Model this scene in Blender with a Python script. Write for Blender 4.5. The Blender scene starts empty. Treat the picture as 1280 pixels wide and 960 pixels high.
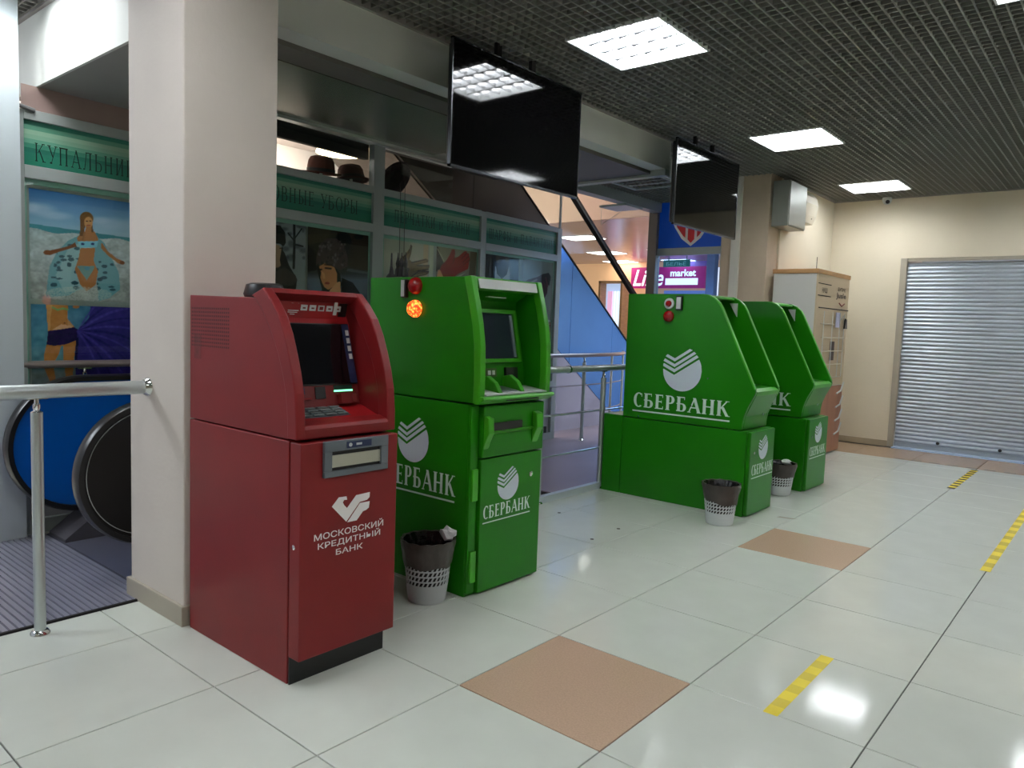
import bpy, bmesh, math, random
import numpy as np
from mathutils import Matrix, Vector
random.seed(7)
PI = math.pi
C = bpy.context.scene.collection
SC = bpy.context.scene

# ------------------------------------------------------------------ camera
F_PX = 931.9
YAW, PIT, ROL = -0.698193, -0.0813634, 0.0356276
cy_, sy_ = math.cos(YAW), math.sin(YAW)
fw = Vector((sy_*math.cos(PIT), cy_*math.cos(PIT), math.sin(PIT)))
rt = Vector((cy_, -sy_, 0)); up = rt.cross(fw)
r2 = rt*math.cos(ROL)+up*math.sin(ROL); u2 = -rt*math.sin(ROL)+up*math.cos(ROL)
cam = bpy.data.objects.new('camera', bpy.data.cameras.new('camera')); C.objects.link(cam)
m = Matrix((r2, u2, -fw)).transposed().to_4x4(); m.translation = Vector((0.5656, -2.4680, 1.2934))
cam.matrix_world = m
cam.data.sensor_width = 36; cam.data.lens = F_PX*36/1280; cam.data.clip_start = .05
SC.camera = cam

# ------------------------------------------------------------------ world and exposure
w = bpy.data.worlds.new('world'); SC.world = w; w.use_nodes = True
w.node_tree.nodes['Background'].inputs[0].default_value = (.86, .93, 1, 1)
w.node_tree.nodes['Background'].inputs[1].default_value = 0.25
SC.view_settings.view_transform = 'Standard'; SC.view_settings.look = 'None'
SC.view_settings.gamma = 1; SC.view_settings.use_curve_mapping = False
SC.view_settings.exposure = 0.8
TUBE = 26.0            # emission of the fluorescent tubes in the ceiling lights

def area(name, loc, rot, sx, sy, power, col=(1, 1, 1)):
    l = bpy.data.lights.new(name, 'AREA'); l.shape = 'RECTANGLE'; l.size = sx; l.size_y = sy
    l.energy = power; l.color = col
    o = bpy.data.objects.new(name, l); C.objects.link(o); o.location = loc; o.rotation_euler = rot
    return o
# added fill lights that stand for no visible fixture
pl_ = bpy.data.lights.new('atrium_fill', 'POINT'); pl_.energy = 75; pl_.shadow_soft_size = .3; pl_.color = (1, .86, .76)  # added to wash the beige upper walls, hidden behind the escalator
po_ = bpy.data.objects.new('atrium_fill', pl_); C.objects.link(po_); po_.location = (-6.6, 4.4, 3.2)
area('cladding_fill', (-3.6, 6.0, 2.73), (0, math.radians(-35), 0), .8, .8, 80, (.62, .8, 1))  # bluish fill added for the escalator cladding, hidden by the blue sign
area('pillar_fill', (-4.9, -3.6, 3.1), (math.radians(48), 0, math.radians(-18)), 1.6, 1.2, 60, (.86, .93, 1))  # fill added to brighten the left face of the near pillar

# ------------------------------------------------------------------ materials
def lin(c):
    return tuple(((v/255)/12.92 if v/255 <= .04045 else ((v/255+.055)/1.055)**2.4) for v in c)
MATS = {}
def mat(name, col, rough=.5, metal=0, coat=0, spec=.5, noise=0, nscale=8, bump=0, bscale=60, emit=0, ecol=None,
        alpha=1, trans=0, aniso=0, stretch=None, rvar=0):
    if name in MATS: return MATS[name]
    M = bpy.data.materials.new(name); M.use_nodes = True
    nt = M.node_tree; b = nt.nodes['Principled BSDF']
    c = lin(col)+(1,)
    b.inputs['Base Color'].default_value = c; b.inputs['Roughness'].default_value = rough
    b.inputs['Metallic'].default_value = metal; b.inputs['Coat Weight'].default_value = coat
    b.inputs['Coat Roughness'].default_value = .06
    b.inputs['Specular IOR Level'].default_value = spec; b.inputs['Alpha'].default_value = alpha
    b.inputs['Transmission Weight'].default_value = trans
    b.inputs['Anisotropic'].default_value = aniso
    if emit:
        b.inputs['Emission Color'].default_value = lin(ecol or col)+(1,); b.inputs['Emission Strength'].default_value = emit
    if noise or bump or rvar:
        tc = nt.nodes.new('ShaderNodeTexCoord'); mp = nt.nodes.new('ShaderNodeMapping')
        nt.links.new(tc.outputs['Object'], mp.inputs[0])
        if stretch: mp.inputs['Scale'].default_value = stretch
        n = nt.nodes.new('ShaderNodeTexNoise'); n.inputs['Scale'].default_value = nscale; n.inputs['Detail'].default_value = 5
        nt.links.new(mp.outputs[0], n.inputs['Vector'])
        if noise:
            r = nt.nodes.new('ShaderNodeValToRGB')
            r.color_ramp.elements[0].position = .3; r.color_ramp.elements[1].position = .7
            r.color_ramp.elements[0].color = tuple(v*(1-noise) for v in c[:3])+(1,)
            r.color_ramp.elements[1].color = tuple(min(1, v*(1+noise)) for v in c[:3])+(1,)
            nt.links.new(n.outputs['Fac'], r.inputs[0]); nt.links.new(r.outputs[0], b.inputs['Base Color'])
        if rvar:
            mr = nt.nodes.new('ShaderNodeMapRange'); mr.inputs['To Min'].default_value = max(0, rough-rvar); mr.inputs['To Max'].default_value = rough+rvar
            nt.links.new(n.outputs['Fac'], mr.inputs['Value']); nt.links.new(mr.outputs[0], b.inputs['Roughness'])
        if bump:
            n2 = nt.nodes.new('ShaderNodeTexNoise'); n2.inputs['Scale'].default_value = bscale; n2.inputs['Detail'].default_value = 3
            nt.links.new(mp.outputs[0], n2.inputs['Vector'])
            bp = nt.nodes.new('ShaderNodeBump'); bp.inputs['Strength'].default_value = bump; bp.inputs['Distance'].default_value = .01
            nt.links.new(n2.outputs['Fac'], bp.inputs['Height']); nt.links.new(bp.outputs[0], b.inputs['Normal'])
    MATS[name] = M
    return M
def emitter(name, col, s):
    if name in MATS: return MATS[name]
    M = bpy.data.materials.new(name); M.use_nodes = True; nt = M.node_tree; nt.nodes.clear()
    e = nt.nodes.new('ShaderNodeEmission'); o = nt.nodes.new('ShaderNodeOutputMaterial')
    e.inputs[0].default_value = lin(col)+(1,); e.inputs[1].default_value = s
    nt.links.new(e.outputs[0], o.inputs[0]); MATS[name] = M
    return M
def print_mat(name, rough=.35, gain=1.0):
    if name in MATS: return MATS[name]
    M = bpy.data.materials.new(name); M.use_nodes = True; nt = M.node_tree; b = nt.nodes['Principled BSDF']
    a = nt.nodes.new('ShaderNodeAttribute'); a.attribute_name = 'ink'
    nt.links.new(a.outputs['Color'], b.inputs['Base Color']); b.inputs['Roughness'].default_value = rough; b.inputs['Specular IOR Level'].default_value = .15
    MATS[name] = M
    return M
def glass_mat(name, tint=(.95, 1, .98), refl=.12):
    if name in MATS: return MATS[name]
    M = bpy.data.materials.new(name); M.use_nodes = True; nt = M.node_tree; nt.nodes.clear()
    t = nt.nodes.new('ShaderNodeBsdfTransparent'); t.inputs[0].default_value = tint+(1,)
    g = nt.nodes.new('ShaderNodeBsdfGlossy'); g.inputs['Roughness'].default_value = .02
    lw = nt.nodes.new('ShaderNodeLayerWeight'); lw.inputs[0].default_value = .5
    pw = nt.nodes.new('ShaderNodeMath'); pw.operation = 'POWER'; pw.inputs[1].default_value = 4; nt.links.new(lw.outputs['Facing'], pw.inputs[0])
    fr = nt.nodes.new('ShaderNodeMath'); fr.operation = 'MULTIPLY_ADD'; fr.inputs[1].default_value = .22; fr.inputs[2].default_value = .03; nt.links.new(pw.outputs[0], fr.inputs[0])
    mx = nt.nodes.new('ShaderNodeMixShader'); o = nt.nodes.new('ShaderNodeOutputMaterial')
    nt.links.new(fr.outputs[0], mx.inputs[0]); nt.links.new(t.outputs[0], mx.inputs[1]); nt.links.new(g.outputs[0], mx.inputs[2])
    nt.links.new(mx.outputs[0], o.inputs[0]); MATS[name] = M
    return M

CREAM = mat('cream_wall_paint', (222, 212, 190), .75, noise=.03, nscale=2.5, bump=.12, bscale=45)
PILLAR = mat('pillar_paint', (208, 199, 190), .7, noise=.03, nscale=3, bump=.1, bscale=40)
WHITE = mat('white_beam_paint', (214, 216, 210), .7, noise=.03, nscale=3)
GREYB = mat('grey_soffit_paint', (150, 147, 143), .6, noise=.04, nscale=3)
BROWNS = mat('brown_soffit_paint', (104, 100, 94), .55, noise=.05, nscale=3)
TILE = mat('white_porcelain_tile', (210, 215, 205), .09, noise=.03, nscale=5, rvar=.02, spec=.24)
TILEB = mat('brown_granite_tile', (190, 162, 138), .16, noise=.09, nscale=150, spec=.3)
THRESH = mat('beige_threshold_tile', (176, 150, 124), .2, noise=.06, nscale=30)
JOINT = mat('dark_tile_joint', (50, 50, 44), .9)
PINKF = mat('lilac_floor_sheet', (150, 132, 136), .35, noise=.06, nscale=2)
BAR = mat('grey_lattice_metal', (128, 128, 122), .5)
PLEN = mat('black_plenum', (34, 33, 31), .9)
ALU = mat('grey_aluminium_frame', (166, 174, 172), .45, metal=.25)
ALUL = mat('pale_aluminium_frame', (200, 210, 214), .4, metal=.15)
STEEL = mat('brushed_rail_steel', (196, 204, 204), .3, metal=.75)
CHROME = mat('polished_steel', (220, 222, 222), .12, metal=1)
SOFFM = mat('polished_soffit_steel', (140, 142, 132), .27, metal=.75, bump=.12, bscale=2.5)
BLACK = mat('black_plastic', (16, 16, 18), .35)
BLACKR = mat('black_rubber', (22, 21, 22), .3, spec=.6)
DARKM = mat('dark_matt', (26, 24, 23), .8)
RED = mat('red_paint', (124, 26, 28), .4, spec=.35, noise=.05, nscale=6, bump=.05, bscale=220)
REDB = mat('bright_red_paint', (148, 18, 22), .42, spec=.4)
REDD = mat('dark_red_panel', (116, 24, 24), .5)
GREEN = mat('green_gloss_paint', (28, 118, 8), .28, spec=.3, noise=.05, nscale=3)
GREENL = mat('light_green_edge', (60, 154, 28), .28)
GLASSB = mat('dark_screen_glass', (10, 11, 16), .06, spec=.6)
TVG = mat('television_glass', (4, 4, 5), .05, spec=.5)
LETTER = mat('pale_lettering', (214, 232, 222), .5)
LOGO = mat('pale_grey_logo', (206, 216, 226), .5)
WLET = mat('white_lettering', (236, 232, 232), .5)
GREYP = mat('grey_slot_plastic', (98, 106, 112), .45)
PALEP = mat('pale_strip_plastic', (196, 200, 198), .5)
NAVY = mat('navy_panel', (26, 40, 78), .4)
KEY = mat('steel_keys', (140, 150, 154), .35, metal=.6)
BLUEP = mat('blue_panel', (0, 88, 178), .3)
BLUEM = mat('lit_blue_cladding', (104, 160, 232), .26, metal=.6, noise=.1, nscale=1.2, bump=.35, bscale=1.6)  # the blue glow this cladding reflects is put into its colour
BROWNC = mat('shaded_brown_cladding', (72, 62, 54), .45, metal=.3)  # darker copy of the cladding: unlit look and dark reflections put into the colour
LILAC = mat('lilac_side_panel', (158, 152, 168), .5)
SHUT = mat('shutter_aluminium', (176, 184, 194), .38, metal=.35, noise=.05, nscale=4)
BASEB = mat('beige_baseboard', (176, 160, 134), .5)
BASEG = mat('grey_beige_baseboard', (168, 160, 144), .5)
WOOD = mat('light_wood', (190, 146, 98), .5, noise=.15, nscale=6, stretch=(1, 1, 8))
WOODR = mat('reddish_wood', (164, 112, 84), .5, noise=.15, nscale=6, stretch=(1, 1, .2))
CABW = mat('cabinet_white', (206, 204, 198), .45)
CABB = mat('cabinet_beige', (200, 180, 148), .5)
YEL = mat('yellow_tape', (236, 214, 48), .5)
YELD = mat('worn_yellow_tape', (216, 194, 54), .55)
BIN = mat('pale_grey_bin_plastic', (186, 190, 192), .45)
BINW = mat('white_bin_plastic', (214, 218, 220), .45)
BAG = mat('brown_black_bag_film', (70, 62, 58), .32, bump=.4, bscale=30, noise=.2, nscale=14)
BAGI = mat('black_bag_film', (14, 13, 15), .22, bump=.8, bscale=25)
PAPER = mat('white_paper', (240, 242, 244), .7)
TEAL = mat('teal_sign_print', (30, 118, 98), .35)
TEALL = mat('pale_green_sign_print', (146, 170, 152), .35)
GEDGE = mat('green_glass_edge', (140, 182, 168), .3)
RIB = mat('aluminium_mat_rib', (150, 150, 164), .4, metal=.4)
MATB = mat('dark_mat_base', (106, 106, 120), .8)
SHOPW = mat('shop_wall_paint', (222, 210, 204), .7)
FARC = mat('glossy_far_ceiling', (168, 158, 164), .25, noise=.05, nscale=2)
BEIGEW = mat('beige_upper_wall', (212, 186, 166), .7)
LAMPR = mat('red_lamp_plastic', (150, 10, 14), .2, coat=.5)
GLASS = glass_mat('clear_glass')
GLASSB2 = glass_mat('blue_tinted_glass', (.62, .76, .95))
TUBEM = emitter('fluorescent_tube', (250, 252, 255), TUBE)
REFL = mat('white_reflector', (235, 238, 240), .3)

# ------------------------------------------------------------------ mesh helpers
class MB:
    def __init__(s): s.v = []; s.f = []; s.mi = []; s.cur = 0
    def add(s, vs, fs):
        k = len(s.v); s.v += [tuple(v) for v in vs]; s.f += [tuple(i+k for i in f) for f in fs]; s.mi += [s.cur]*len(fs); return s
    def mat(s, i): s.cur = i; return s
    def box(s, x0, y0, z0, x1, y1, z1):
        x0, x1 = sorted((x0, x1)); y0, y1 = sorted((y0, y1)); z0, z1 = sorted((z0, z1))
        return s.add([(x0,y0,z0),(x1,y0,z0),(x1,y1,z0),(x0,y1,z0),(x0,y0,z1),(x1,y0,z1),(x1,y1,z1),(x0,y1,z1)],
                     [(0,3,2,1),(4,5,6,7),(0,1,5,4),(1,2,6,5),(2,3,7,6),(3,0,4,7)])
    def prism(s, poly, axis, a, b):
        """poly: 2D ring; axis 'x','y','z' the extrusion direction from a to b"""
        def P(p, t):
            return {'x': (t, p[0], p[1]), 'y': (p[0], t, p[1]), 'z': (p[0], p[1], t)}[axis]
        n = len(poly); ar = sum(poly[i][0]*poly[(i+1)%n][1]-poly[(i+1)%n][0]*poly[i][1] for i in range(n))
        if ar < 0: poly = poly[::-1]
        if (a > b): a, b = b, a
        vs = [P(p, a) for p in poly]+[P(p, b) for p in poly]
        fl = axis == 'y'
        bot = tuple(range(n)); top = tuple(range(n, 2*n))
        fs = [bot if fl else bot[::-1], top[::-1] if fl else top]
        for i in range(n):
            j = (i+1) % n
            fs.append((i, i+n, j+n, j) if fl else (i, j, j+n, i+n))
        return s.add(vs, fs)
    def tube(s, pts, r, n=12, cap=True):
        pts = [Vector(p) for p in pts]; rs = r if isinstance(r, (list, tuple)) else [r]*len(pts)
        d0 = (pts[1]-pts[0]).normalized(); ref = Vector((0, 0, 1)) if abs(d0.z) < .9 else Vector((1, 0, 0))
        u = d0.cross(ref).normalized(); vs = []; fs = []
        for i, p in enumerate(pts):
            if i == 0: d = pts[1]-pts[0]
            elif i == len(pts)-1: d = pts[-1]-pts[-2]
            else: d = (pts[i+1]-pts[i]).normalized()+(pts[i]-pts[i-1]).normalized()
            d.normalize(); u = (u-d*u.dot(d)).normalized(); v = d.cross(u)
            for k in range(n):
                a = 2*PI*k/n; vs.append(p+(u*math.cos(a)+v*math.sin(a))*rs[i])
        for i in range(len(pts)-1):
            for k in range(n):
                k2 = (k+1) % n; fs.append((i*n+k, i*n+k2, (i+1)*n+k2, (i+1)*n+k))
        if cap: fs.append(tuple(range(n))[::-1]); fs.append(tuple((len(pts)-1)*n+k for k in range(n)))
        return s.add(vs, fs)
    def lathe(s, prof, c=(0, 0, 0), n=32, close=True, axis='z', wob=None):
        vs = []; fs = []
        for i, (r, h) in enumerate(prof):
            for k in range(n):
                a = 2*PI*k/n; rr, hh = r, h
                if wob: rr, hh = wob(i, a, r, h)
                x, y, z = rr*math.cos(a), rr*math.sin(a), hh
                if axis == 'x': x, y, z = z, x, y
                if axis == 'y': x, y, z = y, -z, x
                vs.append((c[0]+x, c[1]+y, c[2]+z))
        for i in range(len(prof)-1):
            for k in range(n):
                k2 = (k+1) % n; fs.append((i*n+k, i*n+k2, (i+1)*n+k2, (i+1)*n+k))
        if close:
            fs.append(tuple(range(n))[::-1]); fs.append(tuple((len(prof)-1)*n+k for k in range(n)))
        return s.add(vs, fs)
    def build(s, name, mats, parent=None, bevel=0, smooth=False, seg=2, loc=None):
        me = bpy.data.meshes.new(name); me.from_pydata(s.v, [], s.f)
        for M in (mats if isinstance(mats, (list, tuple)) else [mats]): me.materials.append(M)
        me.polygons.foreach_set('material_index', s.mi)
        me.update()
        return link(name, me, parent, bevel, smooth, seg)
def link(name, me, parent=None, bevel=0, smooth=False, seg=2):
    o = bpy.data.objects.new(name, me); C.objects.link(o)
    if parent: o.parent = parent; o.matrix_parent_inverse = Matrix.Translation(-world_loc(parent))
    if smooth:
        me.polygons.foreach_set('use_smooth', [True]*len(me.polygons))
        try: me.set_sharp_from_angle(angle=math.radians(40))
        except Exception: pass
    if bevel:
        b = o.modifiers.new('bevel', 'BEVEL'); b.width = bevel; b.segments = seg; b.limit_method = 'ANGLE'; b.angle_limit = math.radians(35)
    return o
def world_loc(o):
    v = Vector(o.location)
    while o.parent is not None:
        v = v + o.matrix_parent_inverse.translation + Vector(o.parent.location)
        o = o.parent
    return v
def tag(o, label=None, cat=None, group=None, kind=None):
    if label: o['label'] = label
    if cat: o['category'] = cat
    if group: o['group'] = group
    if kind: o['kind'] = kind
    return o
def thing(name, label, cat, loc, group=None, kind=None):
    o = bpy.data.objects.new(name, None); C.objects.link(o); o.location = loc; o.empty_display_size = .1
    return tag(o, label, cat, group, kind)
def box(name, M, x0, y0, z0, x1, y1, z1, parent=None, bevel=0):
    return MB().box(x0, y0, z0, x1, y1, z1).build(name, M, parent, bevel)
def struct(name, mb, M, parent=None, bevel=0):
    o = mb.build(name, M, parent, bevel)
    if parent is None: o['kind'] = 'structure'
    return o
def copy_tree(o, parent=None):
    c = o.copy(); C.objects.link(c); c.parent = parent
    if parent: c.matrix_parent_inverse = o.matrix_parent_inverse.copy()
    for ch in list(o.children): copy_tree(ch, c)
    return c
def frame_mesh(M3, o):    # place an object built in local (u right, v up, w out) coordinates: M3 = 4x4
    o.matrix_world = M3
    return o

# ------------------------------------------------------------------ lettering
TK, TN = .17, .07
def q4(L, x0, y0, x1, y1): L.append([(x0, y0), (x1, y0), (x1, y1), (x0, y1)])
def stem(L, x, y0=0, y1=1, tk=None, s=.055, bot=True, top=True):
    tk = tk or TK; q4(L, x, y0, x+tk, y1); h = .045
    if bot: q4(L, x-s, y0, x+tk+s, y0+h)
    if top: q4(L, x-s, y1-h, x+tk+s, y1)
def ring(L, cx, cy, rx, ry, a0, a1, tk, tn, n=22):
    P = []
    for i in range(n+1):
        t = math.radians(a0+(a1-a0)*i/n); c, s = math.cos(t), math.sin(t)
        P.append(((cx+rx*c, cy+ry*s), (cx+(rx-tk)*c, cy+(ry-tn)*s)))
    for i in range(n): L.append([P[i][0], P[i+1][0], P[i+1][1], P[i][1]])
def bowl(L, x0, y0, y1, xr, tk, tn):
    cy, ry = (y0+y1)/2, (y1-y0)/2; rx = min(ry, xr-x0)*.95; cx = xr-rx
    q4(L, x0, y0, cx, y0+tn); q4(L, x0, y1-tn, cx, y1); ring(L, cx, cy, rx, ry, 90, -90, tk, tn, 14)
def diag(L, xa, ya, xb, yb, w): L.append([(xa-w/2, ya), (xa+w/2, ya), (xb+w/2, yb), (xb-w/2, yb)])
def glyph(ch, tk, tn):
    L = []; s = .05
    if ch in 'СC': ring(L, .42, .5, .36, .52, 52, 308, tk, tn); q4(L, .6, .74, .645, .96); return L, .72
    if ch == 'О': ring(L, .44, .5, .38, .52, 0, 360, tk, tn, 36); return L, .9
    if ch == 'Ф':
        ring(L, .45, .52, .38, .36, 0, 360, tk, tn, 30); stem(L, .45-tk/2, tk=tk); return L, .92
    if ch == 'Б': stem(L, .08, tk=tk, bot=False); q4(L, .03, .955, .56, 1); q4(L, .1, 1-tn, .56, 1); q4(L, .52, .8, .56, 1); bowl(L, .03, 0, .56, .66, tk, tn); return L, .74
    if ch == 'Е': stem(L, .08, tk=tk); q4(L, .1, 1-tn, .56, 1); q4(L, .1, 0, .58, tn); q4(L, .2, .48, .48, .48+tn); q4(L, .52, .8, .56, 1); q4(L, .54, 0, .58, .2); q4(L, .44, .42, .48, .6); return L, .68
    if ch == 'Р': stem(L, .08, tk=tk); bowl(L, .1, .44, 1, .62, tk, tn); return L, .7
    if ch == 'А':
        diag(L, .08, 0, .42, 1, tn*1.1); diag(L, .72, 0, .40, 1, tk); q4(L, .2, .3, .62, .3+tn); q4(L, -.02, 0, .2, .045); q4(L, .58, 0, .86, .045); return L, .84
    if ch == 'Н': stem(L, .08, tk=tk); stem(L, .56, tk=tk); q4(L, .2, .47, .6, .47+tn); return L, .88
    if ch == 'К': stem(L, .08, tk=tk); diag(L, .24, .46, .64, 1, tn*1.3); diag(L, .68, 0, .36, .6, tk); q4(L, .54, .955, .78, 1); q4(L, .56, 0, .84, .045); return L, .84
    if ch == 'У': diag(L, .12, 1, .44, .36, tk); diag(L, .68, 1, .34, .1, tn*1.2); q4(L, 0, .955, .28, 1); q4(L, .56, .955, .8, 1); q4(L, .2, 0, .38, .1); return L, .78
    if ch == 'П': stem(L, .08, tk=tk); stem(L, .56, tk=tk); q4(L, .05, .93, .72, 1); return L, .86
    if ch == 'Л': stem(L, .56, tk=tk); diag(L, .14, 0, .3, 1, tn*1.3); q4(L, .22, .95, .76, 1); q4(L, .02, 0, .18, .07); return L, .86
    if ch == 'Ь': stem(L, .08, tk=tk); bowl(L, .1, 0, .54, .62, tk, tn); return L, .7
    if ch == 'Ы': stem(L, .08, tk=tk); bowl(L, .1, 0, .54, .56, tk, tn); stem(L, .72, tk=tk); return L, 1.0
    if ch in 'Ии':
        h = 1 if ch == 'И' else .68
        stem(L, .08, 0, h, tk=tk); stem(L, .54, 0, h, tk=tk); diag(L, .2, .06, .58, h-.06, tn*1.2); return L, .84
    if ch == 'Г': stem(L, .08, tk=tk); q4(L, .1, 1-tn, .56, 1); q4(L, .52, .76, .56, 1); return L, .64
    if ch == 'В': stem(L, .08, tk=tk); bowl(L, .1, .5, 1, .58, tk, tn); bowl(L, .1, 0, .54, .64, tk, tn); return L, .72
    if ch == 'Ч': stem(L, .54, tk=tk); stem(L, .08, .5, 1, tk=tk, bot=False); q4(L, .12, .44, .6, .44+tn); return L, .84
    if ch == 'Т': stem(L, .32, tk=tk, top=False); q4(L, .04, 1-tn, .72, 1); q4(L, .04, .8, .08, 1); q4(L, .68, .8, .72, 1); return L, .78
    if ch == 'М': stem(L, .08, tk=tn*1.2); stem(L, .74, tk=tk); diag(L, .18, 1, .46, .1, tk*.9); diag(L, .78, 1, .46, .1, tn); return L, 1.04
    if ch == 'Ш': stem(L, .08, tk=tk); stem(L, .44, tk=tk); stem(L, .8, tk=tk); q4(L, .1, 0, .9, tn); return L, 1.08
    return L, .45
def serif(text, tk=.17, tn=.07, gap=.04):
    P = []; x = 0
    for ch in text:
        L, wd = glyph(ch, tk, tn); P += [[(a+x, b) for a, b in p] for p in L]; x += wd+gap
    return P, x-gap
def polys(mb, P, fn, thick=.0015):
    """flat lettering: every polygon laid on a face by fn(u, v, w); w lifts off the face"""
    for i, p in enumerate(P):
        mb.add([fn(a, b, thick+.00002*(i % 7)) for a, b in p], [tuple(range(len(p)))])
    return mb
def lay_text(P, width, u0, v0, W, H):
    return [[(u0+a/width*W, v0+b*H) for a, b in p] for p in P]
def leaf_logo(cx, cy, R):
    """round emblem cut by three chevron stripes"""
    P = []; N = 56
    def V(x): return -.25+(-.4-x)*.45 if x < -.4 else -.25+(x+.4)*.645
    xs = sorted(set([-1+2*i/N for i in range(N+1)]+[-.4]))
    for o1, o2, lim in ((-9, 0, 1.0), (.12, .28, 1.03), (.37, .52, 1.06), (.64, .79, 1.08)):
        for a, b in zip(xs, xs[1:]):
            ca, cb = math.sqrt(max(0, lim*lim-a*a)), math.sqrt(max(0, lim*lim-b*b))
            ya0, yb0 = max(-ca, V(a)+o1), max(-cb, V(b)+o1); ya1, yb1 = min(ca, V(a)+o2), min(cb, V(b)+o2)
            if ya1 <= ya0 and yb1 <= yb0: continue
            ya1 = max(ya1, ya0); yb1 = max(yb1, yb0)
            P.append([(cx+a*R, cy+ya0*R), (cx+b*R, cy+yb0*R), (cx+b*R, cy+yb1*R), (cx+a*R, cy+ya1*R)])
    return P
def font_text(name, text, M, mw, width, height, bold=.0, shear=0, parent=None):
    """Blender's own built-in typeface as a flat mesh; mw places local x right / y up; scaled to width x height"""
    cu = bpy.data.curves.new(name, 'FONT'); cu.body = text; cu.size = 1; cu.offset = bold; cu.shear = shear; cu.resolution_u = 3
    t = bpy.data.objects.new(name+'_t', cu); C.objects.link(t)
    dg = bpy.context.evaluated_depsgraph_get(); me = bpy.data.meshes.new_from_object(t.evaluated_get(dg))
    bpy.data.objects.remove(t)
    xs = [v.co.x for v in me.vertices]; ys = [v.co.y for v in me.vertices]
    if not xs: return None
    x0, x1, y0, y1 = min(xs), max(xs), min(ys), max(ys)
    for v in me.vertices:
        v.co = mw @ Vector(((v.co.x-x0)/(x1-x0)*width, (v.co.y-y0)/(y1-y0)*height, 0))
    me.materials.clear(); me.materials.append(M)
    return link(name, me, parent)
def basis(origin, u, v):
    u = Vector(u).normalized(); v = Vector(v).normalized(); n = u.cross(v)
    M = Matrix((u, v, n)).transposed().to_4x4(); M.translation = Vector(origin)
    return M

# ================================================================== SETTING
# ---- floor: slab with the tiles laid on it
T = .6
fl = MB()
fl.box(-2.76, -4.6, -.12, 3.6, 7.4, -.008); fl.box(-9.9, -4.6, -.12, -4.15, 12.2, -.008)
fl.box(-4.15, -4.6, -.12, -2.76, -.25, -.008); fl.box(-4.15, 2.1, -.12, -2.76, 12.2, -.008); fl.box(-2.76, 7.4, -.12, -.5, 12.2, -.008)
floor = struct('floor', fl, JOINT)
TM = {}
def tile_mesh(wx, wy, M):
    k = (round(wx, 3), round(wy, 3), M.name)
    if k not in TM:
        b = .0012; g = .0021; x0, x1, y0, y1 = g, wx-g, g, wy-g
        mb = MB().add([(x0,y0,-.008),(x1,y0,-.008),(x1,y1,-.008),(x0,y1,-.008),(x0,y0,-b),(x1,y0,-b),(x1,y1,-b),(x0,y1,-b),
                       (x0+b,y0+b,0),(x1-b,y0+b,0),(x1-b,y1-b,0),(x0+b,y1-b,0)],
                      [(0,1,5,4),(1,2,6,5),(2,3,7,6),(3,0,4,7),(4,5,9,8),(5,6,10,9),(6,7,11,10),(7,4,8,11),(8,9,10,11)])
        me = bpy.data.meshes.new('tile'); me.from_pydata(mb.v, [], mb.f); me.materials.append(M); TM[k] = me
    return TM[k]
def lay_tile(x0, y0, x1, y1, M, name='tile'):
    if x1-x0 < .02 or y1-y0 < .02: return
    o = bpy.data.objects.new(name, tile_mesh(x1-x0, y1-y0, M)); C.objects.link(o); o.location = (x0, y0, random.uniform(-.0002, 0)); o.parent = floor
for i in range(-9, 4):
    for j in range(-6, 11):
        x0, y0 = i*T, j*T; x1, y1 = x0+T, y0+T
        M = TILEB if (i+2) % 4 == 0 and j in (-1, 3) and i > -5 else TILE
        y1 = min(y1, 6.2)
        if y1 <= 2.1:           # cut round the entrance mat and the escalator well
            if x1 <= -4.15 or x0 >= -2.76: lay_tile(x0, y0, x1, y1, M)
            else:
                lay_tile(x0, y0, min(x1, -4.15), y1, M); lay_tile(max(x0, -2.76), y0, x1, y1, M)
        elif x0 < -2.7:
            if x1 > -2.7: lay_tile(-2.72, max(y0, 1.8), x1, y1, M)
        else: lay_tile(x0, y0, x1, y1, M)
for i in range(-5, 4): lay_tile(i*T, 6.2, i*T+T, 7.0, THRESH)
(MB().box(-9.9, 2.1, -.008, -2.72, 12.2, 0).build('floor_sheet', PINKF, floor))
MB().box(-9.9, -4.6, -.008, -5.4, 2.1, 0).build('floor_sheet', PINKF, floor)
# escalator well walls
ww = MB().box(-4.2, -.25, -2.6, -4.15, 2.15, -.01).box(-2.76, -.25, -2.6, -2.71, 2.15, -.12).box(-4.15, 2.1, -2.6, -2.76, 2.15, -.12).box(-4.2, -.3, -2.65, -2.7, 2.1, -2.6)
struct('wall_well', ww, DARKM)

# ---- walls
YB = 7.1
wb = MB().box(-2.6, YB, 0, -1.64, YB+.12, 3.4).box(-1.64, YB, 2.2, 3.6, YB+.12, 3.4).box(1.9, YB, 0, 3.6, YB+.12, 2.2)
struct('wall_back', wb, CREAM)
struct('wall_left', MB().box(-2.6, 5.4, 0, -2.43, YB, 3.4), CREAM)
struct('wall_right', MB().box(3.5, -4.6, 0, 3.6, YB+.12, 3.4), CREAM)
struct('wall_rear', MB().box(-2.0, -4.7, 0, 3.6, -4.6, 3.4), CREAM)
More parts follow.
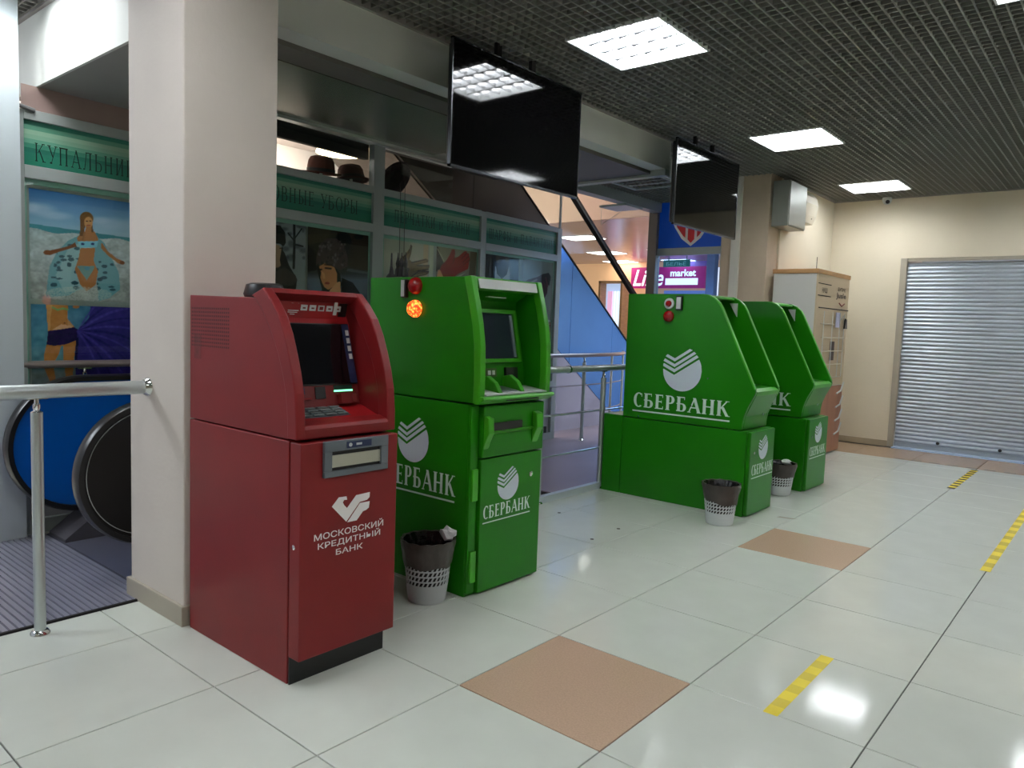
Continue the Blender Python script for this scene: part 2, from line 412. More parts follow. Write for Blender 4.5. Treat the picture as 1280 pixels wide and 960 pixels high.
# near pillar and far pillar
struct('wall_pillar', MB().box(-2.86, -1.03, 0, -2.365, -.615, 2.96), PILLAR, bevel=.006)
struct('wall_pillar_back', MB().box(-2.95, 5.12, 0, -2.45, 5.6, 2.96), mat('far_pillar_paint', (190, 172, 150), .7, noise=.04), bevel=.004)
struct('trim_1', MB().box(-2.83, 5.085, 0, -2.74, 5.12, 2.9), mat('white_trunking', (214, 210, 200), .5))
struct('baseboard_pillar', MB().box(-2.875, -1.045, 0, -2.352, -.6, .085), BASEG, bevel=.003)
struct('baseboard_back', MB().box(-2.43, YB-.015, 0, -1.64, YB, .07), BASEB)
struct('baseboard_left', MB().box(-2.43, 5.4, 0, -2.415, YB, .07), BASEB)

# ---- roller shutter in the back wall
sh = struct('door_1', MB().box(-1.64, YB-.012, 0, -1.575, YB+.1, 2.2).box(1.85, YB-.012, 0, 1.9, YB+.1, 2.2).box(-1.575, YB+.01, 2.165, 1.85, YB+.1, 2.2), mat('shutter_guide', (176, 168, 152), .45, metal=.2))
sp = []
for k in range(9):
    a = PI*k/8; sp.append((YB+.055-.012*math.sin(a), .0455*(k/8)))
me = None
for k in range(47):
    z = .06+k*.0455
    if z+.0455 > 2.18: break
    if me is None:
        mb = MB().prism([(y, zz) for y, zz in sp]+[(YB+.06, .0455), (YB+.06, 0)], 'x', -1.575, 1.85)
        o = mb.build('slat', SHUT, sh, smooth=True); me = o.data; o.location.z = z
    else:
        c = bpy.data.objects.new('slat', me); C.objects.link(c); c.parent = sh; c.location.z = z
box('bottom_bar', mat('bottom_bar_aluminium', (160, 168, 176), .4, metal=.3), -1.575, YB+.035, .012, 1.85, YB+.065, .06, sh)
MB().lathe([(.018, 0), (.018, .02), (.008, .026)], (-1.12, YB+.03, .1), 14, axis='y').build('lock', BLACK, sh)
MB().lathe([(.018, 0), (.018, .02), (.008, .026)], (-.52, YB+.03, .1), 14, axis='y').build('lock', BLACK, sh)
box('door_light_leak', mat('blue_white_leak', (196, 218, 250), .2), -1.575, YB-.1, 0, 1.85, YB+.1, .012, sh)  # bluish strip coloured as daylight leaking under the shutter

# ---- ceiling: dark plenum slab above, open lattice of bars below
H = 2.9
ceil = struct('ceiling', MB().box(-9.9, -4.7, 3.4, 3.6, 7.3, 3.5), PLEN)
LIGHTS = [(-2.07, 1.03), (-2.07, 3.6), (-2.07, 6.0), (-.1, 1.24), (-.1, 3.6), (-.1, 6.0), (-2.07, -2.0), (-.1, -1.4), (2.0, 1.2), (2.0, 3.6), (-.1, -3.8), (-3.95, -1.62)]
P = .06; bars = []
def cut(a, b, holes):
    segs = [(a, b)]
    for h0, h1 in holes:
        ns = []
        for s0, s1 in segs:
            if h1 <= s0 or h0 >= s1: ns.append((s0, s1)); continue
            if h0 > s0: ns.append((s0, h0))
            if h1 < s1: ns.append((h1, s1))
        segs = ns
    return segs
x = -4.74
while x < 3.5:
    ya, yb = (-4.6, -.95) if x < -2.66 else (-4.6, YB)
    hl = [(ly-.0, ly+.6) for lx, ly in LIGHTS if lx-.005 < x < lx+.605]
    if -2.87 < x < -2.36: hl.append((-1.03, -.6))
    if x > -2.66 and x < -2.44: hl.append((5.12, YB))
    if -2.95 < x < -2.66: bars.append(('y', x, 3.39, 5.11))
    for s in cut(ya, yb, hl): bars.append(('y', x, s[0], s[1]))
    x += P
y = -4.58
while y < YB-.01:
    xa = -4.76 if y < -.96 else -2.66
    if y > 3.39: xa = -2.95
    if y > 5.12: xa = -2.44
    hl = [(lx, lx+.6) for lx, ly in LIGHTS if ly-.005 < y < ly+.605]
    if -1.03 < y < -.6: hl.append((-2.87, -2.36))
    for s in cut(xa, 3.5, hl): bars.append(('x', y, s[0], s[1]))
    y += P
def bar_rank(b):
    ax, c, s0, s1 = b
    if ax == 'y': return (0 if -4.7 < c < 1.6 else 9)+(5 if s1 < -.8 else 0) + (0 if s1-s0 > 1 else 1)
    return (0 if c > -.3 else 4 if c > -1.6 else 9)+(0 if s0 < .4 else 6)
bars.sort(key=bar_rank)
rest = MB()
for n, (ax, c, s0, s1) in enumerate(bars):
    w2 = .0045
    bb = (c-w2, s0, H, c+w2, s1, H+.035) if ax == 'y' else (s0, c-w2, H+.001, s1, c+w2, H+.036)
    if n < 300: box('ceiling_bar', BAR, *bb, parent=ceil)
    else: rest.box(*bb)
o = rest.build('ceiling_bars', BAR, ceil); o['kind'] = 'stuff'
# edge angle of the lattice
struct('trim_3', MB().box(-2.67, -.615, H-.012, -2.635, 3.4, H+.03).box(-2.97, 3.4, H-.012, -2.945, 5.12, H+.03).box(-2.44, YB-.02, H-.01, 3.5, YB, H+.02).box(-2.43, 5.4, H-.01, -2.41, YB, H+.02).box(-4.7, -.975, H-.012, -2.87, -.945, H+.03), GREYB)

# ---- beams and soffits round the escalator opening
struct('trim_4', MB().box(-2.8, -.61, 2.65, -2.655, 3.38, 3.4), WHITE)
struct('trim_5', MB().box(-4.62, -.955, 2.5, -2.66, -.94, 3.4), WHITE)
struct('trim_12', MB().box(-4.62, -.94, 2.5, -2.88, -.62, 2.56).box(-4.62, -.62, 2.5, -3.35, -.3, 2.56), GREYB)
struct('trim_6', MB().box(-3.78, 1.78, 2.62, -2.8, 3.36, 2.68).box(-3.0, -.35, 2.625, -2.8, 1.78, 2.68), BROWNS)
struct('trim_7', MB().box(-3.82, 3.3, 2.6, -3.7, 5.14, 2.75).box(-3.82, 3.3, 2.6, -2.655, 3.38, 2.69), ALU)
struct('trim_13', MB().box(-2.975, 3.38, 2.69, -2.955, 5.12, 3.4), WHITE)
so = struct('trim_8', MB().box(-3.92, -.35, 2.62, -3.0, 1.78, 2.66), SOFFM)
struct('trim_9', MB().box(-3.98, -.35, 2.6, -3.92, 1.95, 2.66), STEEL)
struct('trim_14', MB().box(-4.6, -.35, 2.74, -3.98, 3.3, 3.3), DARKM)
# small lattice ceiling behind the beam
sc = struct('ceiling_2', MB().box(-3.8, 3.38, 2.76, -2.97, 5.2, 2.8), PLEN)
m1 = None
x = -3.68
while x < -2.98:
    o = box('ceiling_bar', BAR, x, 3.38, 2.7, x+.009, 5.12, 2.73, parent=sc); x += .06
y = 3.42
while y < 5.12:
    box('ceiling_bar', BAR, -3.7, y, 2.7, -2.97, y+.009, 2.73, parent=sc); y += .06

# ================================================================== ceiling lights
def make_light():
    t = thing('ceiling_light', 'x', 'ceiling light', (0, 0, H))
    fr = MB()
    for a in ((0, 0, .6, .012), (0, .588, .6, .6), (0, 0, .012, .6), (.588, 0, .6, .6)): fr.box(a[0], a[1], H-.004, a[2], a[3], H+.075)
    fr.box(0, 0, H+.07, .6, .6, H+.078)
    fr.build('housing', mat('white_housing', (225, 228, 228), .4), t)
    for k in range(4):
        y = .012+.144*(k+.5)
        tb = MB().tube([(.03, y, H+.042), (.57, y, H+.042)], .019, 10); tb.build('tube', TUBEM, t)
    lv = MB()
    for k in range(1, 4):
        y = .012+.144*k; lv.prism([(y-.016, H+.06), (y+.016, H+.06), (y+.009, H+.012), (y-.009, H+.012)], 'x', .012, .588)
    lv.build('reflector', REFL, t)
    for k in range(1, 6):
        xx = .6*k/6; MB().prism([(xx-.006, H+.03), (xx+.006, H+.03), (xx+.003, H+.012), (xx-.003, H+.012)], 'y', .012, .588).build('louver', REFL, t)
    cr = MB()
    for k in range(1, 4):
        for i in range(1, 6): xx = .6*i/6; y = .012+.144*k; cr.add([(xx-.042, y-.016, H+.006), (xx-.042, y+.016, H+.006), (xx+.03, y, H+.006)], [(0, 1, 2)])
    cr.build('louver_clip', mat('grey_louver_metal', (120, 122, 126), .4), t)['kind'] = 'stuff'
    return t
LL = ['square fluorescent ceiling light above the large wall-hung screen, largest in view', 'square fluorescent ceiling light in the middle of the ceiling row, above the further screen',
      'square fluorescent ceiling light nearest to the roller shutter wall', 'square fluorescent ceiling light at the upper right edge of the picture',
      'square fluorescent ceiling light of the second row, out of view over the aisle', 'square fluorescent ceiling light of the second row before the shutter']
OUT = ['square fluorescent ceiling light behind the camera over the left aisle', 'square fluorescent ceiling light right above the camera', 'square fluorescent ceiling light of the third row opposite the tall green machine', 'square fluorescent ceiling light of the third row opposite the hooded machines', 'square fluorescent ceiling light at the rear wall', 'square fluorescent ceiling light over the entrance mat']
l0 = make_light()
for k, (lx, ly) in enumerate(LIGHTS):
    o = l0 if k == 0 else copy_tree(l0)
    o.location = (lx, ly, H)
    tag(o, LL[k] if k < 6 else OUT[k-6], 'ceiling light', 'square lights set in the lattice ceiling')
# unlit fixture in the small lattice ceiling
t = thing('unlit_ceiling_light', 'unlit square ceiling light with a pale frame in the dark lattice behind the beam', 'ceiling light', (-3.2, 3.9, 2.69))
MB().box(-3.5, 3.62, 2.685, -2.9, 3.64, 2.71).box(-3.5, 4.2, 2.685, -2.9, 4.22, 2.71).box(-3.5, 3.62, 2.685, -3.48, 4.22, 2.71).box(-2.92, 3.62, 2.685, -2.9, 4.22, 2.71).build('housing', ALUL, t)
for k in range(3): box('tube', PALEP, -3.48, 3.75+.15*k, 2.7, -2.92, 3.78+.15*k, 2.72, t)

# ================================================================== cash machines
def side_text(name, P, y, parent, M):       # lettering on a face that looks to -y: u = x, v = z
    mb = MB()
    for i, p in enumerate(P): mb.add([(a, y-.0015-.00002*(i % 7), b) for a, b in p], [tuple(range(len(p)))])
    return mb.build(name, M, parent)
def front_text(name, P, x, parent, M):      # on a face that looks to +x: u = y, v = z
    mb = MB()
    for i, p in enumerate(P): mb.add([(x+.0015+.00002*(i % 7), a, b) for a, b in p], [tuple(range(len(p)))])
    return mb.build(name, M, parent)
SBER, SBW = serif('СБЕРБАНК', .19, .075, .03)
EAGLE = [(-.8903,.6273),(-.8615,.6562),(-.8275,.6548),(-.8244,.642),(-.8373,.643),(-.8431,.635),(-.8369,.624),(-.8245,.6119),(-.7846,.6525),(-.7215,.6547),(-.7228,.636),(-.7337,.6274),(-.7673,.6243),(-.8267,.562)]
EAGLE2 = [(-.8226,.5589),(-.7664,.6208),(-.7215,.6203),(-.7252,.5968),(-.737,.5902),(-.7517,.5876),(-.7803,.5586)]

# ---- red machine
Y0, Y1 = -1.02, -.59
red = thing('cash_machine', 'dark red cash machine with a white eagle logo on its door, beside the pale pillar', 'cash machine', (-2.0, -.8, 0), 'bank cash machines')
box('lower_cabinet', RED, -2.335, Y0, 0, -1.635, Y1, .864, red, .004)
box('plinth', BLACK, -1.63, Y0+.004, 0, -1.625, Y1-.004, .1, red)
curve_i = [(-1.855,1.352),(-1.80,1.30),(-1.75,1.235),(-1.705,1.16),(-1.675,1.09),(-1.655,1.02),(-1.645,.94),(-1.642,.869)]
MB().prism([(-2.335,.869),(-2.335,1.36)]+curve_i, 'y', Y0+.003, Y1-.003)
# upper body: hollow towards the front, cheeks carry the curve
ub = MB()
ub.prism([(-2.335,.869),(-2.335,1.36),(-1.855,1.352),(-1.86,1.30),(-1.84,1.26),(-1.79,1.05),(-1.77,.955),(-1.642,.915),(-1.642,.869)], 'y', Y0+.03, Y1-.03)
ub.build('upper_cabinet', REDB, red)
outer = [(-1.80,1.388),(-1.75,1.345),(-1.70,1.29),(-1.665,1.23),(-1.64,1.17),(-1.615,1.10),(-1.598,1.03),(-1.59,.95),(-1.588,.872)]
for a, b in ((Y0+.002, Y0+.03), (Y1-.03, Y1-.002)):
    MB().prism([(-2.335,.869),(-2.335,1.36)]+curve_i, 'y', a, b).build('side_panel', RED, red, .003)
band = [(-1.86,1.388)]+outer+[(-1.64,.872)]+[(p[0]+.002, p[1]) for p in curve_i[::-1]]
for a, b in ((Y0-.004, Y0+.034), (Y1-.034, Y1+.004)):
    MB().prism([(-1.88,1.36),(-1.80,1.388)]+outer[1:]+[(-1.643,.872)]+curve_i[::-1][1:], 'y', a, b).build('hood_cheek', RED, red, .005)
MB().prism([(-1.90,1.36),(-1.81,1.388),(-1.80,1.388),(-1.785,1.372),(-1.83,1.345)], 'y', Y0+.03, Y1-.03).build('hood_top', RED, red, .003)
MB().prism([(-1.642,.869),(-1.642,.93),(-1.595,.918),(-1.588,.905),(-1.588,.872)], 'y', Y0+.03, Y1-.03).build('hood_sill', RED, red, .004)
# sign strip inside the hood, dark corners, screen, reader panel, keypad
def slab(name, M, p0, p1, ya, yb, th, parent):     # slanted plate between two (x, z) points
    dx, dz = p1[0]-p0[0], p1[1]-p0[1]; l = math.hypot(dx, dz); nx, nz = dz/l*th, -dx/l*th
    if nx < 0: nx, nz = -nx, -nz
    return MB().prism([p0, p1, (p1[0]+nx, p1[1]+nz), (p0[0]+nx, p0[1]+nz)], 'y', ya, yb).build(name, M, parent)
slab('dark_recess', BLACK, (-1.865, 1.275), (-1.845, 1.365), Y0+.034, Y1-.034, .004, red)
sgn = slab('sign_strip', REDB, (-1.856, 1.287), (-1.838, 1.357), Y0+.075, Y1-.08, .006, red)
def slant_quads(name, M, p0, p1, th, rects, parent):
    """rects in (y0, t0, y1, t1), t along p0->p1"""
    dx, dz = p1[0]-p0[0], p1[1]-p0[1]; l = math.hypot(dx, dz); nx, nz = dz/l*th, -dx/l*th
    if nx < 0: nx, nz = -nx, -nz
    mb = MB()
    for ya, ta, yb, tb in rects:
        A = lambda y, t: (p0[0]+dx*t+nx, y, p0[1]+dz*t+nz)
        B = lambda y, t: (p0[0]+dx*t+nx*.1, y, p0[1]+dz*t+nz*.1)
        mb.add([B(ya,ta),B(yb,ta),B(yb,tb),B(ya,tb),A(ya,ta),A(yb,ta),A(yb,tb),A(ya,tb)], [(0,3,2,1),(4,5,6,7),(0,1,5,4),(1,2,6,5),(2,3,7,6),(3,0,4,7)])
    return mb.build(name, M, parent)
S0, S1 = (-1.850, 1.287), (-1.832, 1.357)
slant_quads('payment_icons', PALEP, S0, S1, .0022, [(-.842+.038*k, .38, -.814+.038*k, .68) for k in range(5)], sgn)
slant_quads('icon_marks', REDD, S0, S1, .003, [(-.834+.038*k, .48, -.822+.038*k, .56) for k in (0, 1, 3, 4)]+[(-.76, .44, -.744, .62)], sgn)
mb = MB()
for P_ in (EAGLE, EAGLE2):
    mb.add([(-1.8425+(.0026)+(b-.606)*.07, -.87+(a+.806)*.24, 1.328+(b-.606)*.22) for a, b in P_], [tuple(range(len(P_)))])
mb.build('eagle_logo', WLET, sgn)
slant_quads('name_lines', PALEP, S0, S1, .0022, [(-.895, .34, -.85, .38), (-.895, .25, -.855, .28), (-.885, .15, -.865, .18)], sgn)
slab('silver_corner_sticker', PALEP, (-1.838, 1.3), (-1.826, 1.352), -.7, -.685, .003, red)
slab('screen_surround', BLACK, (-1.845, 1.265), (-1.776, 1.035), Y0+.04, Y1-.036, .006, red)
slab('screen', GLASSB, (-1.838, 1.262), (-1.771, 1.042), Y0+.05, Y1-.075, .006, red)
kp = slab('side_key_strip', NAVY, (-1.836, 1.262), (-1.769, 1.04), Y1-.073, Y1-.042, .006, red)
slant_quads('side_key', PALEP, (-1.829, 1.264), (-1.763, 1.042), .003, [(Y1-.063, .1+.135*k, Y1-.049, .19+.135*k) for k in range(4)], kp)
slab('reader_panel', REDD, (-1.79, 1.045), (-1.768, .955), Y0+.034, Y1-.034, .012, red)
RP0, RP1 = (-1.774, 1.04), (-1.757, .958)
slant_quads('blue_sticker', NAVY, RP0, RP1, .003, [(-.905, .12, -.87, .42)], red)
slant_quads('black_window', BLACK, RP0, RP1, .003, [(-.825, .12, -.78, .66)], red)
slant_quads('card_label', mat('dark_green_label', (10, 60, 50), .4), RP0, RP1, .003, [(-.74, .08, -.655, .38)], red)
slant_quads('lit_card_strip', emitter('green_led', (120, 255, 170), 1.6), RP0, RP1, .0045, [(-.74, .3, -.655, .38)], red)
slant_quads('receipt_lip', REDB, RP0, RP1, .014, [(-.905, .6, -.85, .68)], red)
cr = slant_quads('card_reader', REDD, RP0, RP1, .03, [(-.73, .5, -.68, .95)], red)
slant_quads('card_mouth', CHROME, RP0, RP1, .02, [(-.678, .52, -.65, .9)], cr)
shf = slab('keypad_shelf', REDB, (-1.775, .958), (-1.63, .914), Y0+.034, Y1-.034, .006, red)
mb = MB().add([(-1.745,-.955,.957),(-1.665,-.955,.932),(-1.665,-.735,.932),(-1.745,-.735,.957)], [(0,1,2,3)]); mb.build('keypad_plate', GREYP, shf)
for r in range(4):
    for c in range(4):
        x_ = -1.74+.019*r; y_ = -.948+.053*c; z_ = .9565-.0059*r
        MB().box(x_, y_, z_, x_+.014, y_+.042, z_+.004).build('key', KEY, shf)
# door with the cash slot
box('door', RED, -1.632, Y0+.002, .1, -1.567, Y1-.001, .862, red, .004)
fr = MB().box(-1.567, -.932, .735, -1.553, -.648, .756).box(-1.567, -.932, .825, -1.553, -.648, .862).box(-1.567, -.932, .756, -1.553, -.9, .825).box(-1.567, -.68, .756, -1.553, -.648, .825).build('slot_frame', GREYP, red, .002)
box('slot_shutter', mat('pale_slot_metal', (176, 176, 160), .35, metal=.3), -1.566, -.9, .767, -1.561, -.68, .81, fr)
box('slot_recess', BLACK, -1.567, -.9, .756, -1.5655, -.68, .825, fr)
box('slot_label', NAVY, -1.553, -.84, .832, -1.551, -.73, .855, fr)
front_text('label_text', [[(-.80,.84),(-.775,.84),(-.775,.848),(-.80,.848)]], -1.551, fr, PALEP)
MB().lathe([(.007, 0), (.007, .002)], (-1.551, -.825, .8435), 12, axis='x').build('label_dot', PALEP, fr)
front_text('eagle_logo', [EAGLE, EAGLE2], -1.567, red, WLET)
for txt, y0, y1, z0, z1 in (('МОСКОВСКИЙ', -.963, -.655, .5165, .546), ('КРЕДИТНЫЙ', -.947, -.669, .4795, .5115), ('БАНК', -.87, -.75, .449, .470)):
    font_text('lettering', txt, WLET, basis((-1.5652, y0, z0), (0, 1, 0), (0, 0, 1)), y1-y0, z1-z0, bold=.012, parent=red)
MB().lathe([(.009, 0), (.009, .004), (.004, .006)], (-1.6, Y0+.002, .5), 14, axis='y').build('door_lock', CHROME, red)
vent = MB()
for r in range(11):
    for c in range(20): vent.add([(-2.32+.0145*c, Y0+.0012, 1.16+.0145*r), (-2.3105+.0145*c, Y0+.0012, 1.16+.0145*r), (-2.3105+.0145*c, Y0+.0012, 1.167+.0145*r), (-2.32+.0145*c, Y0+.0012, 1.167+.0145*r)], [(0,1,2,3)])
v = vent.build('vent_holes', mat('vent_dark_red', (78, 16, 18), .6), red); v['kind'] = 'stuff'
side_text('worn_patch', [[(-2.30,1.11),(-2.245,1.11),(-2.245,1.205),(-2.30,1.205)]], Y0+.0028, red, mat('worn_brown_patch', (112, 34, 34), .6, noise=.2, nscale=40))
tb = MB().lathe([(.075,0),(.08,.012),(.07,.05),(.055,.056),(0.001,.056)], (0,0,0), 28)
o = tb.build('black_cover_cap', BLACK, None, 0, True); o.location = (-2.14, -.93+.12, 1.361); o.scale = (1.25, .9, 1)
tag(o, 'low black plastic dome lying on top of the red cash machine', 'cover')

# ---- green machine beside the red one
G0, G1 = .02, .54
g1 = thing('cash_machine', 'tall green cash machine with screen and lit red lamp, next to the red one', 'cash machine', (-2.1, .28, 0), 'bank cash machines')
box('lower_cabinet', GREEN, -2.5, G0, 0, -1.775, G1, .912, g1, .004)
gi = [(-1.80,1.50),(-1.765,1.38),(-1.74,1.28),(-1.725,1.18),(-1.72,1.05),(-1.722,.92)]
for a, b in ((G0, G0+.03), (G1-.03, G1)):
    MB().prism([(-2.5,.917),(-2.5,1.502)]+gi, 'y', a, b).build('side_panel', GREEN, g1, .004)
for a, b in ((G0-.003, G0+.033), (G1-.033, G1+.003)):
    MB().prism([(-1.815,1.502)]+[(p[0]+.012, p[1]+.004) for p in gi]+[(p[0]-.03, p[1]) for p in gi[::-1]], 'y', a, b).build('hood_edge', GREENL, g1, .004)
MB().prism([(-2.5,.917),(-2.5,1.5),(-1.83,1.5),(-1.83,1.455),(-1.925,1.40),(-1.925,1.36),(-1.865,1.10),(-1.85,.97),(-1.75,.955),(-1.75,.917)], 'y', G0+.03, G1-.03).build('upper_cabinet', GREEN, g1)
MB().prism([(-1.86,1.505),(-1.80,1.502),(-1.785,1.45),(-1.83,1.44)], 'y', G0+.03, G1-.03).build('hood_top', GREENL, g1, .003)
slab('pale_logo_strip', PALEP, (-1.779, 1.448), (-1.792, 1.492), G0+.05, G1-.045, .006, g1)
MB().box(-1.86, .2, 1.413, -1.84, .33, 1.418).build('lamp_slot', PALEP, g1)
SF0, SF1 = (-1.918, 1.355), (-1.862, 1.095)
def slant_frame(name, M, p0, p1, ya, yb, w_, tw, th, parent):
    return slant_quads(name, M, p0, p1, th, [(ya, 0, yb, tw), (ya, 1-tw, yb, 1), (ya, tw, ya+w_, 1-tw), (yb-w_, tw, yb, 1-tw)], parent)
slant_frame('screen_bezel', GREENL, SF0, SF1, G0+.06, G1-.07, .02, .07, .02, g1)
slant_quads('screen', mat('dim_screen_glass', (40, 48, 58), .08), SF0, SF1, .008, [(G0+.08, .06, G1-.09, .94)], g1)
for k in (0, 1): slant_quads('screen_side_key_strip', mat('pale_key_strip', (120, 130, 140), .3), SF0, SF1, .014, [((G0+.082 if k == 0 else G1-.112), .1, (G0+.1 if k == 0 else G1-.094), .9)], g1)
R0, R1 = (-1.86, 1.08), (-1.85, .975)
slant_quads('reader_panel', GREEN, R0, R1, .012, [(G0+.06, 0, G1-.06, 1)], g1)
slant_quads('card_reader', BLACK, R0, R1, .026, [(.34, .08, .43, .62)], g1)
slant_quads('barcode_window', mat('olive_window', (60, 90, 40), .4), R0, R1, .016, [(.2, .1, .28, .5)], g1)
slant_quads('small_label', PALEP, R0, R1, .018, [(.215, .2, .235, .4), (.245, .2, .265, .4), (.1, .15, .16, .3)], g1)
slab('keypad_shelf', PALEP, (-1.845, .974), (-1.70, .957), G0+.035, G1-.035, .005, g1)
kpad = slab('keypad', KEY, (-1.83, .978), (-1.73, .966), .19, .31, .006, g1)
for yy in (.16, .325):
    MB().prism([(-1.845,.97),(-1.845,1.03),(-1.80,1.04),(-1.75,1.01),(-1.715,.962)], 'y', yy, yy+.03).build('keypad_shield', GREENL, g1, .004)
MB().prism([(-1.75,.917),(-1.75,.95),(-1.69,.955),(-1.683,.94),(-1.71,.925),(-1.72,.917)], 'y', G0-.002, G1+.012).build('shelf_lip', GREENL, g1, .004)
box('lip_slot', BLACK, -1.709, .2, .926, -1.698, .44, .932, g1)
dp = MB().box(-1.775, G0+.06, .66, -1.735, G1-.005, .905).build('cash_tray', GREEN, g1, .006)
box('cash_slot', BLACK, -1.736, .13, .785, -1.731, .36, .822, dp)
for ya, yb in ((.08, .12), (.44, .49)):
    MB().prism([(-1.735,.70),(-1.735,.86),(-1.705,.85),(-1.70,.78),(-1.72,.74)], 'y', ya, yb).build('tray_bracket', GREENL, dp, .005)
MB().prism([(-1.735,.768),(-1.735,.785),(-1.718,.78)], 'y', .12, .44).build('tray_lip', GREENL, dp)
dr = box('door', GREEN, -1.775, G0+.06, .012, -1.742, G1-.004, .652, g1, .004)
box('cabinet_edge', GREEN, -1.775, G0, .02, -1.758, G0+.052, .905, g1, .003)
for z0 in (.07, .46): box('door_hinge', GREENL, -1.76, G0+.012, z0, -1.748, G0+.05, z0+.15, g1, .002)
MB().lathe([(.013, 0), (.013, .006), (.006, .01)], (-1.742, .45, .54), 14, axis='x').build('door_lock', CHROME, dr)
front_text('leaf_logo', leaf_logo(.278, .515, .08), -1.742, dr, LOGO)
front_text('lettering', lay_text(SBER, SBW, .10, .365, .355, .062), -1.742, dr, LETTER)
front_text('underline', [[(.10,.343),(.455,.343),(.455,.349),(.10,.349)]], -1.742, dr, LETTER)
side_text('leaf_logo', leaf_logo(-2.147, .703, .112), G0, g1, LOGO)
side_text('lettering', lay_text(SBER, SBW, -2.40, .468, .555, .1), G0, g1, LETTER)
side_text('underline', [[(-2.40,.438),(-1.85,.438),(-1.85,.447),(-2.40,.447)]], G0, g1, LETTER)
ll = MB().lathe([(.042, 0), (.042, .012), (.034, .03), (.014, .04), (.001, .042)], (-2.15, G0, 1.458), 24, axis='y').build('dark_red_lamp', LAMPR, g1, 0, True)
def lit_lamp_mat():
    M = bpy.data.materials.new('lit_red_lamp'); M.use_nodes = True; nt = M.node_tree; b = nt.nodes['Principled BSDF']
    n = nt.nodes.new('ShaderNodeTexVoronoi'); n.inputs['Scale'].default_value = 75
    r = nt.nodes.new('ShaderNodeValToRGB'); r.color_ramp.elements[0].color = (1, .55, .08, 1); r.color_ramp.elements[1].color = (1, .03, .005, 1); r.color_ramp.elements[1].position = .6
    tc = nt.nodes.new('ShaderNodeTexCoord'); nt.links.new(tc.outputs['Object'], n.inputs['Vector'])
    nt.links.new(n.outputs['Distance'], r.inputs[0]); nt.links.new(r.outputs[0], b.inputs['Emission Color']); b.inputs['Emission Strength'].default_value = 1.5
    b.inputs['Base Color'].default_value = (.6, .02, .01, 1); b.inputs['Roughness'].default_value = .2
    return M
MB().lathe([(.042, 0), (.042, .012), (.034, .03), (.014, .04), (.001, .042)], (-2.15, G0, 1.347), 24, axis='y').build('lit_lamp', lit_lamp_mat(), g1, 0, True)
sb = box('key_switch', BLACK, -2.24, G0-.022, 1.40, -2.205, G0, 1.49, g1, .004)
box('switch_plate', PALEP, -2.236, G0-.025, 1.405, -2.214, G0-.021, 1.485, sb)

